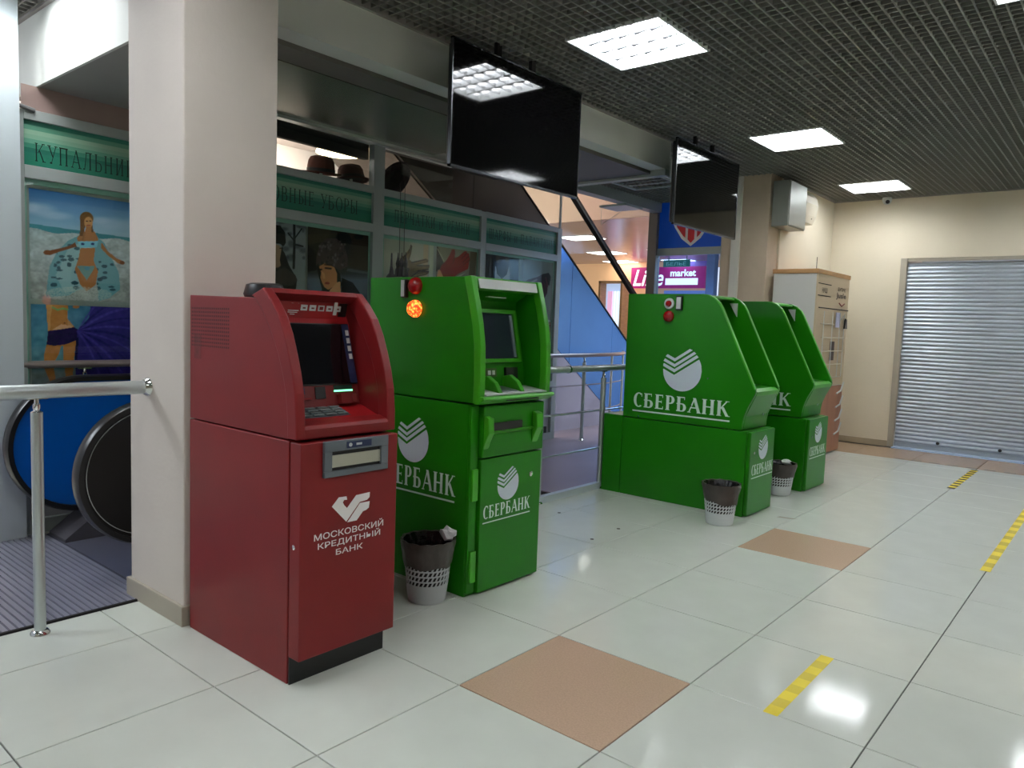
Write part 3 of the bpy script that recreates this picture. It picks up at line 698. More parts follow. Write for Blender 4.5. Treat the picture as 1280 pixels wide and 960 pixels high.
# ---- pair of hooded green machines
PR = [(-1.86,1.55),(-1.81,1.545),(-1.765,1.525),(-1.725,1.49),(-1.70,1.45),(-1.43,.90),(-1.425,.88),(-1.43,.86),(-1.475,.77),(-1.50,.70),(-1.508,.65),(-1.51,.606)]
def hooded(ya, yb, label, ext):
    g = thing('cash_machine', label, 'cash machine', (-2.0, (ya+yb)/2, 0), 'bank cash machines')
    for a, b in ((ya, ya+.03), (yb-.03, yb)):
        MB().prism([(-2.47,.606),(-2.47,1.55)]+PR, 'y', a, b).build('side_panel', GREEN, g, .006, seg=3)
    for a in (ya-.0025, yb-.0275):
        MB().prism([(p[0]+.001, p[1]+.001) for p in PR[:6]]+[(p[0]-.008, p[1]-.004) for p in PR[:6][::-1]], 'y', a, a+.030).build('hood_edge', GREENL, g, .002)
    MB().prism([(-2.46,.606),(-2.46,1.53),(-1.95,1.53),(-1.95,1.30),(-1.86,.93),(-1.80,.90),(-1.52,.86),(-1.52,.606)], 'y', ya+.03, yb-.03).build('upper_cabinet', GREEN, g)
    MB().prism([(-1.97,1.55),(-1.85,1.549),(-1.80,1.535),(-1.80,1.52),(-1.97,1.52)], 'y', ya+.028, yb-.028).build('hood_top', GREENL, g, .003)
    MB().prism([(-1.77,1.40),(-1.77,1.5),(-1.83,1.5)], 'y', yb-.045, yb-.033).build('pale_corner_plate', PALEP, g)
    slab('screen', GLASSB, (-1.95, 1.32), (-1.87, .98), ya+.07, yb-.07, .012, g)
    MB().prism([(-1.86,.905),(-1.86,.93),(-1.45,.895),(-1.43,.86),(-1.50,.70),(-1.51,.606),(-1.56,.606)], 'y', ya+.03, yb-.03).build('front_shelf', GREEN, g, .004)
    MB().prism([(-1.462,.892),(-1.455,.9),(-1.424,.88),(-1.43,.85)], 'y', ya+.03, yb-.03).build('shelf_edge', GREENL, g, .002)
    for yy in (ya+.045, ya+.155):
        MB().tube([(-1.66, yy, .905), (-1.63, yy, .965), (-1.55, yy, .955), (-1.53, yy, .895)], .008, 8).build('shelf_guard', GREENL, g)
    MB().lathe([(.009, 0), (.009, .004)], (-1.495, ya+.33, .70), 12, axis='x').build('lock', CHROME, g)
    low = MB().box(-2.47, ya, 0, -1.47, yb, .6).build('lower_cabinet', GREEN, g, .006)
    dr = box('door', GREEN, -1.47, ya+.004, .008, -1.44, yb-.002, .598, g, .008)
    MB().lathe([(.01, 0), (.01, .004)], (-1.44, ya+.075, .45), 12, axis='x').build('door_lock', CHROME, dr)
    if ext: box('rear_skirt', GREEN, -2.64, ya, 0, -2.472, yb, .612, g, .004)
    cyy = ya+.235
    front_text('leaf_logo', leaf_logo(cyy, .475, .085), -1.44, dr, LOGO)
    front_text('lettering', lay_text(SBER, SBW, ya+.045, .292, .385, .072), -1.44, dr, LETTER)
    front_text('underline', [[(ya+.045,.268),(ya+.43,.268),(ya+.43,.275),(ya+.045,.275)]], -1.44, dr, LETTER)
    side_text('leaf_logo', leaf_logo(-1.985, .995, .155), ya, g, LOGO)
    side_text('lettering', lay_text(SBER, SBW, -2.385, .692, .785, .108), ya, g, LETTER)
    side_text('underline', [[(-2.385,.656),(-1.60,.656),(-1.60,.667),(-2.385,.667)]], ya, g, LETTER)
    return g
g2 = hooded(2.50, 2.95, 'hooded green cash machine with full bank name on its side, nearer of the pair', True)
g3 = hooded(3.69, 4.17, 'hooded green cash machine beyond the other hooded one, nearest the white display cabinet', False)
pl = MB().lathe([(.04, 0), (.04, .01), (.036, .014), (.001, .014)], (-2.115, 2.5, 1.478), 24, axis='y').build('round_plate', PALEP, g2)
MB().lathe([(.024, .014), (.02, .026), (.001, .03)], (-2.115, 2.5, 1.478), 16, axis='y').build('dark_red_centre', LAMPR, pl)
MB().lathe([(.042, 0), (.042, .012), (.034, .03), (.014, .04), (.001, .042)], (-2.115, 2.5, 1.385), 24, axis='y').build('dark_red_lamp', LAMPR, g2, 0, True)
sb = box('key_switch', BLACK, -2.055, 2.48, 1.43, -2.005, 2.5, 1.535, g2, .004)
box('switch_plate', PALEP, -2.048, 2.476, 1.44, -2.014, 2.481, 1.525, sb)
for dx, dz in ((-2.33, .62), (-1.78, .95), (-1.9, .74)):
    MB().lathe([(.006, 0), (.006, .002)], (dx, 2.5, dz), 8, axis='y').build('rivet', CHROME, g2)

# antennas on the green machine
t = thing('antenna', 'small dark spire-shaped antenna on top of the tall green cash machine', 'antenna', (-2.455, .12, 1.502))
MB().lathe([(.03, 0), (.026, .012), (.012, .03), (.006, .07), (.0035, .13), (.001, .135)], (-2.455, .12, 1.502), 12).build('spire', DARKM, t)
t = thing('antenna', 'dark twin-mast antenna with two thin tall whips on the tall green machine', 'antenna', (-2.37, .12, 1.502))
MB().box(-2.415, .09, 1.502, -2.335, .15, 1.512).build('base', DARKM, t)
for xx in (-2.405, -2.375, -2.345):
    MB().lathe([(.016, 0), (.013, .04), (.009, .05), (.012, .07), (.004, .1), (.002, .125)], (xx, .12, 1.51), 10).build('mast', DARKM, t)
for xx in (-2.395, -2.36): MB().tube([(xx, .12, 1.6), (xx-.004, .12, 1.99)], .0016, 6).build('whip', DARKM, t)

# ================================================================== bins
def bin_(x, y, label, M, h, lean=0, sag=0, holes0=2):
    t = thing('waste_bin', label, 'bin', (x, y, 0), 'plastic waste bins by the cash machines')
    r0, r1 = .088, .118; N = 30
    R = lambda z: r0+(r1-r0)*z/h
    # lower solid wall, three bands of slanted openings, top rim
    mb = MB(); zs = [.0, .008, h*.3]
    mb.lathe([(R(z)-(.006 if z == 0 else 0), z) for z in zs]+[(R(h*.3)-.004, h*.3), (R(.01)-.004, .01)], (x, y, 0), N, close=True)
    band = h*.085
    for k in range(4):
        za = h*.3+k*band
        for i in range(N):
            a0 = 2*PI*(i+.0)/N; da = 2*PI/N*.38; sh_ = 2*PI/N*.55
            if k < 3 or True:
                p = [(a0, za), (a0+da, za), (a0+da+sh_, za+band), (a0+sh_, za+band)]
                vo = [(x+R(z)*math.cos(a), y+R(z)*math.sin(a), z) for a, z in p]; vi = [(x+(R(z)-.003)*math.cos(a), y+(R(z)-.003)*math.sin(a), z) for a, z in p]
                mb.add(vo+vi, [(0,1,2,3),(7,6,5,4),(0,4,5,1),(1,5,6,2),(2,6,7,3),(3,7,4,0)])
        mb.lathe([(R(za)+.0005, za-.003), (R(za)+.0005, za+.003), (R(za)-.0035, za+.003), (R(za)-.0035, za-.003)], (x, y, 0), N, close=False)
    mb.lathe([(R(h*.63), h*.63), (R(h), h), (R(h)+.005, h), (R(h)+.005, h-.012)], (x, y, 0), N, close=False)
    mb.build('basket', M, t, 0, True)
    def fold(i, a, r, z):
        k = .0012*math.sin(17*a+i)+.0018*math.sin(9*a+2*i); dz = 0
        if i == 0: dz = -sag*math.cos(a-lean)-.005*math.sin(5*a)
        if i in (4,5): dz = .0015*math.sin(13*a)
        return r+k, z+dz
    MB().lathe([(R(h*.6)+.003, h*.60), (R(h*.7)+.005, h*.70), (R(h*.86)+.008, h*.86), (R(h)+.010, h*.95), (R(h)+.009, h+.007), (R(h)-.002, h+.004)], (x, y, 0), 72, close=False, wob=fold).build('bag_cuff', BAG, t, 0, True)
    def fold2(i, a, r, z): return r+(.006*math.sin(7*a+i*2)+.004*math.sin(15*a+i) if i else 0), z+(.01*math.sin(6*a) if i > 2 else .0015*math.sin(13*a))
    MB().lathe([(R(h)-.002, h+.004), (R(h*.85)-.014, h*.85), (R(h*.7)-.02, h*.68), (R(h*.5)-.02, h*.42), (.05, h*.3), (.002, h*.28)], (x, y, 0), 60, close=False, wob=fold2).build('bag_inside', BAGI, t, 0, True)
    # inner dark bag seen through the openings
    MB().lathe([(R(.02)-.012, .02), (R(h*.9)-.006, h*.86)], (x, y, 0), 36, close=False).build('bag_body', DARKM, t)
    return t
b1 = bin_(-1.885, -.11, 'light grey bin with black bag and a white tissue, between red and green machines', BIN, .285, lean=-1.0, sag=.0)
b2 = bin_(-1.515, 2.235, 'white lattice bin with brown bag pulled low, before the nearer hooded green machine', BINW, .27, lean=-.3, sag=.02)
b3 = bin_(-1.575, 3.47, 'white lattice bin with full bag, before the farther hooded green machine', BINW, .25, lean=1, sag=.0)
random.seed(3)
def crumple(name, label, cx, cy, cz, s, M):
    bm = bmesh.new(); bmesh.ops.create_icosphere(bm, subdivisions=2, radius=1)
    for v in bm.verts:
        k = random.uniform(.55, 1.15); v.co = Vector((v.co.x*s[0]*k, v.co.y*s[1]*k, v.co.z*s[2]*k))
    me = bpy.data.meshes.new(name); bm.to_mesh(me); bm.free(); me.materials.append(M)
    o = link(name, me); o.location = (cx, cy, cz)
    return tag(o, label, 'tissue')
crumple('crumpled_tissue', 'crumpled white tissue on the rim of the bin beside the red machine', -1.815, -.05, .312, (.05, .03, .036), PAPER)
crumple('crumpled_wrapper', 'crumpled pale wrapper on top of the bin before the farther hooded machine', -1.535, 3.49, .262, (.045, .03, .022), PAPER)

# ================================================================== screens on brackets
def tv(y0, y1, label):
    x, z0, z1 = -2.375, 2.13, 2.812
    t = thing('television', label, 'television', (x, (y0+y1)/2, z0), 'dark flat screens hung below the ceiling')
    box('back_housing', BLACK, x-.05, y0+.02, z0+.02, x-.012, y1-.02, z1-.02, t, .01)
    fr_ = MB().box(x-.014, y0, z0, x+.006, y0+.008, z1).box(x-.014, y1-.008, z0, x+.006, y1, z1).box(x-.014, y0, z1-.008, x+.006, y1, z1).box(x-.014, y0, z0, x+.006, y1, z0+.014)
    fr_.build('frame', mat('dark_silver_frame', (90, 92, 96), .25, metal=.8), t)
    box('screen', TVG, x-.012, y0+.008, z0+.014, x+.003, y1-.008, z1-.008, t)
    for yy in ((y0+y1)/2-.18, (y0+y1)/2+.14):
        MB().box(x-.075, yy, z0+.12, x-.05, yy+.04, H+.04).build('bracket', DARKM, t)
    return t
tv(.44, 1.635, 'large dark flat screen hung from the ceiling above the tall green machine')
tv(2.965, 4.15, 'dark flat screen hung from the ceiling further off, before the blue sign')

# ================================================================== railings
def rail(name, label, x, ya, yb, posts, rods=True, ztop=.965, M=STEEL, cat='railing', r=.025):
    t = thing(name, label, cat, (x, (ya+yb)/2, 0))
    MB().tube([(x, ya, ztop), (x, yb, ztop)], r, 16).build('handrail', M, t, 0, True)
    for py in posts:
        p = MB().lathe([(.021, .02), (.021, .885)], (x, py, 0), 16).build('post', STEEL, t, 0, True)
        MB().lathe([(.036, 0), (.036, .006), (.028, .016), (.022, .02)], (x, py, 0), 18).build('base_flange', CHROME, p, 0, True)
        MB().lathe([(.021, .885), (.01, .892), (.013, .9), (.013, .915), (.008, .92), (.008, .94)], (x, py, 0), 14).build('neck', CHROME, p, 0, True)
        MB().box(x-.012, py-.035, .936, x+.012, py+.035, .943).build('saddle', CHROME, p)
    if rods:
        for z in (.33, .63):
            MB().tube([(x-.0, ya, z), (x-.0, yb, z)], .0065, 8).build('rod', M, t, 0, True)
    return t
ra = rail('railing', 'pale steel railing at the left, ending in a flange on the pale pillar', -2.68, -3.6, -1.048, [-1.455, -2.65], rods=False, r=.029)
MB().lathe([(.042, 0), (.04, .008), (.03, .022)], (-2.68, -1.031, .965), 20, axis='y').build('wall_flange', CHROME, ra, 0, True)
rb = rail('railing', 'steel railing with thin rods between the tall green machine and hooded machines', -2.68, -.58, 5.0, [-.3, .7, 1.735, 2.53, 3.4, 4.3], r=.025)
MB().lathe([(.029, 0), (.029, .02)], (-2.68, 2.06, .965), 16, axis='y').build('joint_sleeve', CHROME, rb)
box('kick_strip', ALUL, -2.70, -.58, 0, -2.655, 5.0, .05, rb)
RAILB = mat('brownish_rail_steel', (150, 138, 134), .3, metal=.6)
rc = rail('railing', 'darker railing along the shop front behind the escalator balustrades', -4.19, -2.2, 4.6, [-1.9, -.73, .5, 1.8, 3.3, 4.45], M=RAILB, r=.022)
MB().tube([(-4.19, 4.6, .965), (-4.22, 5.0, .965), (-4.32, 5.4, .965), (-4.45, 5.7, .965), (-4.62, 5.95, .965)], .022, 12).build('handrail', RAILB, rc, 0, True)
for px_, py_ in ((-4.245, 5.1), (-4.40, 5.6)): MB().lathe([(.014, 0), (.014, .945)], (px_, py_, 0), 12).build('post', STEEL, rc, 0, True)
for z in (.33, .63): MB().tube([(-4.19, 4.6, z), (-4.22, 5.0, z), (-4.32, 5.4, z), (-4.45, 5.7, z), (-4.62, 5.95, z)], .0065, 8).build('rod', RAILB, rc)

# ================================================================== entrance mat
mt = thing('entrance_mat', 'ribbed grey aluminium entrance mat at the foot of the escalator', 'mat', (-3.4, -1.8, 0))
box('base', MATB, -4.148, -4.4, -.008, -2.762, -.965, .0, mt)
me = None; y = -.985
for k in range(121):
    if me is None: o = box('rib', RIB, -4.145, -.0095, 0, -2.775, .0095, .006, mt); me = o.data
    else: o = bpy.data.objects.new('rib', me); C.objects.link(o); o.parent = mt; o.matrix_parent_inverse = Matrix.Translation(-world_loc(mt))
    o.location.y = y-k*.028
box('edge_trim', DARKM, -2.776, -4.4, -.006, -2.762, -.965, .008, mt)

# ================================================================== escalator going down from the mat
es = thing('escalator', 'escalator with black rounded handrail ends and a blue balustrade, behind the pillar', 'escalator', (-3.6, -.5, 0))
def balustrade(x, yc, zc, R0, col, name, rim):
    def loop(r):
        top = [(yc+2.8, zc+r-1.25), (yc+.9, zc+r)]
        arc = [(yc+r*math.cos(math.radians(90+180*k/30)), zc+r*math.sin(math.radians(90+180*k/30))) for k in range(31)]
        return top+arc+[(yc+.6, zc-r), (yc+2.8, zc-r-1.4)]
    MB().prism(loop(R0-.02), 'x', x-.012, x+.012).build(name, col, es)
    # handrail: flat belt swept round the panel
    o, i = loop(R0), loop(R0-.032); n = len(o); mb = MB(); w2 = .04
    sec = lambda k: [(x-w2, *i[k]), (x-w2, *[i[k][j]*.25+o[k][j]*.75 for j in (0, 1)]), (x-w2*.6, *o[k]), (x+w2*.6, *o[k]), (x+w2, *[i[k][j]*.25+o[k][j]*.75 for j in (0, 1)]), (x+w2, *i[k])]
    vs = [v for k in range(n) for v in sec(k)]
    fs = [(k*6+j, k*6+(j+1) % 6, (k+1)*6+(j+1) % 6, (k+1)*6+j) for k in range(n-1) for j in range(6)]
    mb.add(vs, fs).build('handrail', BLACKR, es, 0, True)
    if rim: MB().tube([(x+.014, p[0], p[1]) for p in loop(R0-.05)], .0022, 6).build('rim_line', PALEP, es)
balustrade(-4.0, -.815, .53, .385, BLUEP, 'blue_balustrade_panel', False)
balustrade(-3.2, -.78, .485, .365, mat('black_brown_panel', (16, 11, 9), .4), 'black_balustrade_panel', True)
box('landing_plate', mat('ribbed_landing_steel', (112, 112, 126), .4, metal=.5), -4.12, -.96, -.008, -2.88, -.3, .004, es)
GSK = mat('dark_grey_skirt', (74, 72, 78), .5)
for x0, x1 in ((-4.1, -3.86), (-3.31, -3.09)):
    MB().prism([(-.958, 0), (-.958, .02), (-.8, .14), (-.1, .15), (-.1, 0)] if x0 < -4 else [(-.55, 0), (-.55, .02), (-.4, .14), (-.1, .15), (-.1, 0)], 'x', x0, x1).build('skirt', GSK, es)
    MB().prism([(-.1, 0), (-.1, .15), (1.9, -1.1), (1.9, -1.45)], 'x', x0, x1).build('skirt', GSK, es)
for k in range(9):
    box('step', mat('escalator_step_steel', (84, 84, 90), .4, metal=.5), -3.85, -.2+k*.23, -.01-.15*k-.15, -3.32, .03+k*.23, -.004-.15*k if k else -.004, es)

# ================================================================== shop front
AO = Vector((-4.2, -1.1, 0)); AD = Vector((-.05547, .99846, 0))
SF = basis(AO, AD, (0, 0, 1))       # local x along the front, y up, z towards the hall
def sfp(s, z, off=0): return tuple(SF @ Vector((s, z, off)))
def sbox(mb, s0, z0, s1, z1, d0=0, d1=.05):
    vs = [sfp(s, z, d) for d in (d0, d1) for s, z in ((s0, z0), (s1, z0), (s1, z1), (s0, z1))]
    return mb.add(vs, [(0,3,2,1),(4,5,6,7),(0,1,5,4),(1,2,6,5),(2,3,7,6),(3,0,4,7)])
front = thing('storefront', 'grey aluminium shop front of posters and green signs behind the cash machines', 'shop front', tuple(sfp(2.6, 0)))
def member(name, s0, z0, s1, z1, M=ALU, d0=-.03, d1=.03): return sbox(MB(), s0, z0, s1, z1, d0, d1).build(name, M, front, .002)
MS = [(-.055, .07, 2.36), (1.32, 1.39, 2.7), (2.61, 2.73, 2.72), (4.0, 4.08, 2.36), (5.335, 5.42, 2.36)]
for a, b, zt in MS: member('mullion', a, 0, b, zt, ALUL if a == 0 else ALU)
member('mullion', -.13, 0, .03, 2.95, ALUL, .03, .09)
member('mullion', 5.40, 2.36, 5.425, 2.8, PALEP, -.01, .01)
for a, b in ((.07, 1.32), (1.39, 2.61), (2.73, 4.0), (4.08, 5.335)):
    member('transom', a, 2.31, b, 2.365); member('transom', a, 1.995, b, 2.065); member('transom', a, 0, b, .08)
    member('transom', a, .60, b, .66)
    sbox(MB(), a, .08, b, .60, -.012, -.004).build('lower_panel', mat('pale_lower_panel', (176, 176, 178), .4), front)
    sbox(MB(), a, .66, b, 1.995, -.02, -.014).build('backing', mat('pale_backing', (168, 172, 168), .6), front)
    # green glass edges round the print
    g = MB(); sbox(g, a, 1.965, b, 1.995, -.012, -.002); sbox(g, a, .66, a+.02, 1.965, -.012, -.002); sbox(g, b-.02, .66, b, 1.965, -.012, -.002)
    g.build('green_glass_edge', GEDGE, front)
    sbox(MB(), a, .66, b, 1.995, .006, .010).build('pane', GLASS, front)
member('transom', 1.39, 2.70, 2.61, 2.74, STEEL); member('transom', 2.73, 2.70, 3.6, 2.73, ALU)
sbox(MB(), 1.39, 2.365, 2.61, 2.70, -.002, .002).build('pane', GLASS, front)
sbox(MB(), .07, 2.365, 1.32, 2.50, -.002, .002).build('dim_glass_panel', mat('pinkish_glass_reflection', (150, 128, 122), .3), front)  # opaque in place of a pane; dim pinkish reflection put into its colour
sbox(MB(), 2.73, 2.365, 3.6, 2.70, -.002, .002).build('pane', GLASS, front)
sbox(MB(), 1.39, 2.585, 2.61, 2.70, -.09, -.04).build('valance', DARKM, front)
# header signs
def sign(a, b, txt, s0, s1, z0, z1, label):
    o = MB(); sbox(o, a, 2.065, b, 2.20, -.004, .006); o.mat(1); sbox(o, a, 2.20, b, 2.31, -.004, .0055)
    # the print fades from dark green (below) to pale green (above)
    N = 10; o = MB()
    for k in range(N):
        o.mat(k); za, zb = 2.065+.245*k/N, 2.065+.245*(k+1)/N; sbox(o, a, za, b, zb, -.004, .006)
    cols = [(34,122,98),(34,122,98),(34,120,98),(30,112,94),(62,136,112),(98,158,132),(128,172,146),(140,178,152),(96,156,130),(44,124,104)]
    o = o.build('shop_sign', [mat('sign_green_%d' % k, c, .35) for k, c in enumerate(cols)])
    tag(o, label, 'sign', 'green header signs over the shop front')
    P_, wd = serif(txt, .1, .045, .12)
    L = lay_text(P_, wd, s0, z0, s1-s0, z1-z0)
    mb = MB()
    for i, p in enumerate(L): mb.add([sfp(u, v_, .0075+.00003*(i % 5)) for u, v_ in p], [tuple(range(len(p)))])
    mb.build('lettering', mat('dark_green_letters', (14, 40, 32), .5), o)
sign(.07, 1.32, 'КУПАЛЬНИКИ', .13, .75, 2.095, 2.195, 'green sign in thin dark letters for swimsuits, left of the pillar')
sign(1.39, 2.61, 'ГОЛОВНЫЕ УБОРЫ', 1.43, 2.47, 2.12, 2.225, 'green sign for headwear, above the woman in the knit hat')
sign(2.73, 4.0, 'ПЕРЧАТКИ и РЕМНИ', 2.87, 3.86, 2.115, 2.215, 'green sign for gloves and belts, above the glove posters')
sign(4.08, 5.335, 'ШАРФЫ и ПАЛАНТИНЫ', 4.15, 5.31, 2.12, 2.215, 'green sign for scarves and stoles, at the far end of the shop front')

# ---- printed photographs
INK = print_mat('poster_print', .3)
S2L = np.vectorize(lambda v: v/12.92 if v <= .04045 else ((v+.055)/1.055)**2.4)
class Canvas:
    def __init__(s, quad, nu, nv):
        a, b = np.meshgrid(np.linspace(0, 1, nu), np.linspace(0, 1, nv))   # b up
        TL, TR, BR, BL = [np.array(p, float) for p in quad]
        s.X = (1-b)*((1-a)*BL[0]+a*BR[0])+b*((1-a)*TL[0]+a*TR[0]); s.Y = (1-b)*((1-a)*BL[1]+a*BR[1])+b*((1-a)*TL[1]+a*TR[1])
        s.nu, s.nv = nu, nv; s.rgb = np.zeros((nv, nu, 3)); s.rs = np.random.RandomState(5)
    def fill(s, m, col, al=1.0):
        m = np.asarray(m, float)*al; s.rgb = s.rgb*(1-m[..., None])+np.array(col, float)*m[..., None]
    def grad(s, stops):     # by Y
        ys = [p[0] for p in stops]; c = np.array([p[1] for p in stops], float)
        s.rgb = np.stack([np.interp(s.Y, ys, c[:, k]) for k in range(3)], -1)
    def inside(s, pts):
        m = np.zeros(s.X.shape, bool); n = len(pts)
        for i in range(n):
            x0, y0 = pts[i]; x1, y1 = pts[(i+1) % n]
            if y0 == y1: continue
            c = ((y0 > s.Y) != (y1 > s.Y)) & (s.X < (x1-x0)*(s.Y-y0)/(y1-y0)+x0); m ^= c
        return m
    def poly(s, pts, col, al=1.0): s.fill(s.inside(pts), col, al)
    def ell(s, cx, cy, rx, ry, col, al=1.0, soft=.12, rot=0):
        c, n = math.cos(rot), math.sin(rot); dx, dy = s.X-cx, s.Y-cy
        d = np.sqrt(((dx*c+dy*n)/rx)**2+((-dx*n+dy*c)/ry)**2); s.fill(np.clip((1-d)/soft+.5, 0, 1), col, al)
    def line(s, pts, w_, col, al=1.0):
        for (x0, y0), (x1, y1) in zip(pts, pts[1:]):
            vx, vy = x1-x0, y1-y0; t = np.clip(((s.X-x0)*vx+(s.Y-y0)*vy)/(vx*vx+vy*vy+1e-9), 0, 1)
            d = np.hypot(s.X-x0-t*vx, s.Y-y0-t*vy); s.fill(np.clip((w_-d)/(w_*.5)+.5, 0, 1), col, al)
    def noise(s, amp, k=6):
        g = s.rs.rand(s.nv//k+3, s.nu//k+3)-.5
        yi = np.arange(s.nv)/k; xi = np.arange(s.nu)/k; y0 = yi.astype(int); x0 = xi.astype(int); fy = (yi-y0)[:, None]; fx = (xi-x0)[None]
        v_ = (g[np.ix_(y0, x0)]*(1-fy)*(1-fx)+g[np.ix_(y0+1, x0)]*fy*(1-fx)+g[np.ix_(y0, x0+1)]*(1-fy)*fx+g[np.ix_(y0+1, x0+1)]*fy*fx)
        return v_*2*amp
    def build(s, name, s0, z0, s1, z1, label, off=.001, cat='poster'):
        a, b = np.meshgrid(np.linspace(s0, s1, s.nu), np.linspace(z0, z1, s.nv))
        R3 = np.array(SF)[:3, :3]; t_ = np.array(SF)[:3, 3]
        loc = np.stack([a, b, np.full_like(a, off)], -1).reshape(-1, 3); co = loc@R3.T+t_
        idx = np.arange(s.nu*s.nv).reshape(s.nv, s.nu)
        f = np.stack([idx[:-1, :-1], idx[:-1, 1:], idx[1:, 1:], idx[1:, :-1]], -1).reshape(-1, 4)
        me = bpy.data.meshes.new(name); me.vertices.add(len(co)); me.vertices.foreach_set('co', co.astype(np.float32).ravel())
        me.loops.add(f.size); me.loops.foreach_set('vertex_index', f.astype(np.int32).ravel())
        me.polygons.add(len(f)); me.polygons.foreach_set('loop_start', np.arange(0, f.size, 4, dtype=np.int32))
        me.update(calc_edges=True)
        at = me.color_attributes.new('ink', 'FLOAT_COLOR', 'POINT')
        c = np.clip((s.rgb-118)*1.22/255+.47, 0.02, 1); c = np.where(c <= .04045, c/12.92, ((c+.055)/1.055)**2.4)
        at.data.foreach_set('color', np.concatenate([c.reshape(-1, 3), np.ones((len(co), 1))], 1).astype(np.float32).ravel())
        me.materials.append(INK); o = link(name, me)
        return tag(o, label, cat, 'posters in the shop front')

SKIN, SKIN2 = (168, 112, 74), (130, 80, 52)
# beach poster (measured 3.556x)
c = Canvas([(128,120),(1058,198),(1064,640),(138,606)], 300, 190)
c.grad([(120,(58,96,138)),(200,(104,136,172)),(270,(132,160,186)),(300,(150,172,190)),(620,(160,160,160))])
for cx, cy, rx, ry in ((170,210,60,24),(240,235,60,16),(480,260,70,26),(430,245,40,14),(640,260,90,30),(800,280,110,24),(140,205,30,20)):
    c.ell(cx, cy, rx, ry, (176,184,200), .55, .9)
sea = (c.Y > 275+(c.X-130)*.1); c.fill(sea, (70,130,142))
surf = c.Y > 298+(c.X-130)*.085+6*np.sin(c.X/30); c.fill(surf, (168,172,176))
c.fill(np.clip((c.Y-420)/150, 0, 1), (150,146,144), .8)
nz = c.noise(1, 7)+c.noise(.7, 3); c.rgb += (nz*16*surf)[..., None]
shawl = (112,150,160)
c.poly([(335,320),(290,345),(245,395),(215,460),(205,540),(200,600),(300,590),(360,545),(330,470),(345,400)], shawl)
c.poly([(410,310),(455,350),(490,420),(522,480),(530,560),(480,600),(430,615),(420,520),(405,420)], shawl)
c.poly([(300,360),(350,355),(360,560),(280,580),(240,500)], (140,166,172))
for i in range(46):
    a = c.rs.rand(4); x_ = 215+a[0]*300; y_ = 350+a[1]*240
    if 345 < x_ < 410 and y_ < 560: continue
    m_ = c.inside([(335,320),(245,395),(200,600),(300,590),(360,545),(345,400)]) | c.inside([(410,310),(490,420),(530,560),(430,615),(405,420)])
    d = np.sqrt(((c.X-x_)/(7+9*a[2]))**2+((c.Y-y_)/(4+6*a[3]))**2); c.fill((d < 1) & m_, (52,78,92), .8)
c.poly([(345,375),(412,372),(405,430),(425,480),(415,540),(375,570),(345,540),(322,470),(338,420)], SKIN)
c.poly([(322,350),(300,365),(262,378),(210,392),(192,402),(215,412),(262,392),(330,368)], SKIN2)
c.poly([(440,345),(470,385),(510,415),(545,430),(548,442),(520,440),(470,405),(438,372)], SKIN)
c.ell(205, 400, 16, 11, SKIN2); c.ell(538, 436, 12, 9, SKIN2)
c.poly([(352,300),(408,298),(425,330),(420,350),(335,352),(330,330)], SKIN)
c.poly([(333,345),(425,340),(420,368),(345,374)], (120,172,190)); c.ell(355,356,8,6,(40,60,110)); c.ell(400,354,8,6,(40,60,110))
c.poly([(330,455),(410,455),(400,480),(375,520),(350,485)], (110,140,140)); c.ell(376,466,12,10,(90,140,160))
c.ell(372, 240, 30, 30, (120,84,50)); c.poly([(345,240),(342,320),(362,322),(366,250)], (116,78,48)); c.poly([(392,240),(404,300),(392,304),(386,260)], (110,76,48))
c.ell(380, 258, 19, 26, (186,134,96)); c.poly([(370,275),(392,275),(396,306),(364,306)], SKIN)
c.line([(371,252),(377,252)], 2, (60,36,30)); c.line([(385,251),(391,251)], 2, (60,36,30)); c.line([(374,271),(388,271)], 2.4, (150,70,60))
c.poly([(360,300),(350,340),(360,340),(368,305)], (150,100,66))
c.fill((np.hypot((c.X-340)/150, (c.Y-585)/35) < 1) & (c.rs.rand(c.nv, c.nu) > .35), (184,184,180), .55)
c.build('poster', .1, 1.335, 1.26, 1.945, 'poster of a bather in the surf with an open patterned wrap')
# scarf poster (measured 8.35x)
c = Canvas([(165,115),(2290,180),(2290,1250),(170,1250)], 320, 180)
c.grad([(100,(72,116,140)),(260,(84,124,150)),(560,(86,130,150)),(760,(100,136,146)),(860,(120,128,128)),(1250,(130,134,130))])
c.rgb += (c.noise(14, 8))[..., None]
c.poly([(310,120),(520,120),(515,270),(575,350),(610,400),(600,500),(575,720),(560,950),(500,950),(470,720),(468,560),(450,560),(430,640),(370,760),(400,950),(340,950),(280,780),(285,650),(310,540),(325,400),(315,250)], (176,118,72))
c.poly([(310,120),(370,120),(350,260),(345,390),(325,400)], (196,144,98), .8); c.poly([(500,150),(515,270),(575,350),(520,350)], (200,152,120), .6)
c.ell(600, 140, 34, 20, (180,120,84)); c.line([(370,150),(420,175),(470,160),(520,172)], 10, (110,160,110), .8); c.ell(486, 318, 12, 6, (110,70,50))
c.poly([(450,330),(570,350),(560,370),(360,392)], (214,168,150), .7)
c.poly([(325,400),(480,378),(580,362),(630,395),(610,500),(500,545),(380,560),(310,545)], (52,26,84))
c.poly([(750,125),(1180,140),(1400,260),(1700,500),(2100,900),(2200,1250),(600,1250),(585,720),(610,470),(605,400),(690,335),(735,250)], (62,50,120))
for k in range(11):
    a0 = -1.15+k*.21; p = [(620+r_*math.cos(a0+.00035*r_), 410+r_*math.sin(a0+.00035*r_)+(r_/900)**2*90) for r_ in range(0, 1500, 60)]
    c.line(p, 10+2*(k % 3), (44,30,96) if k % 2 else (86,72,150), .55)
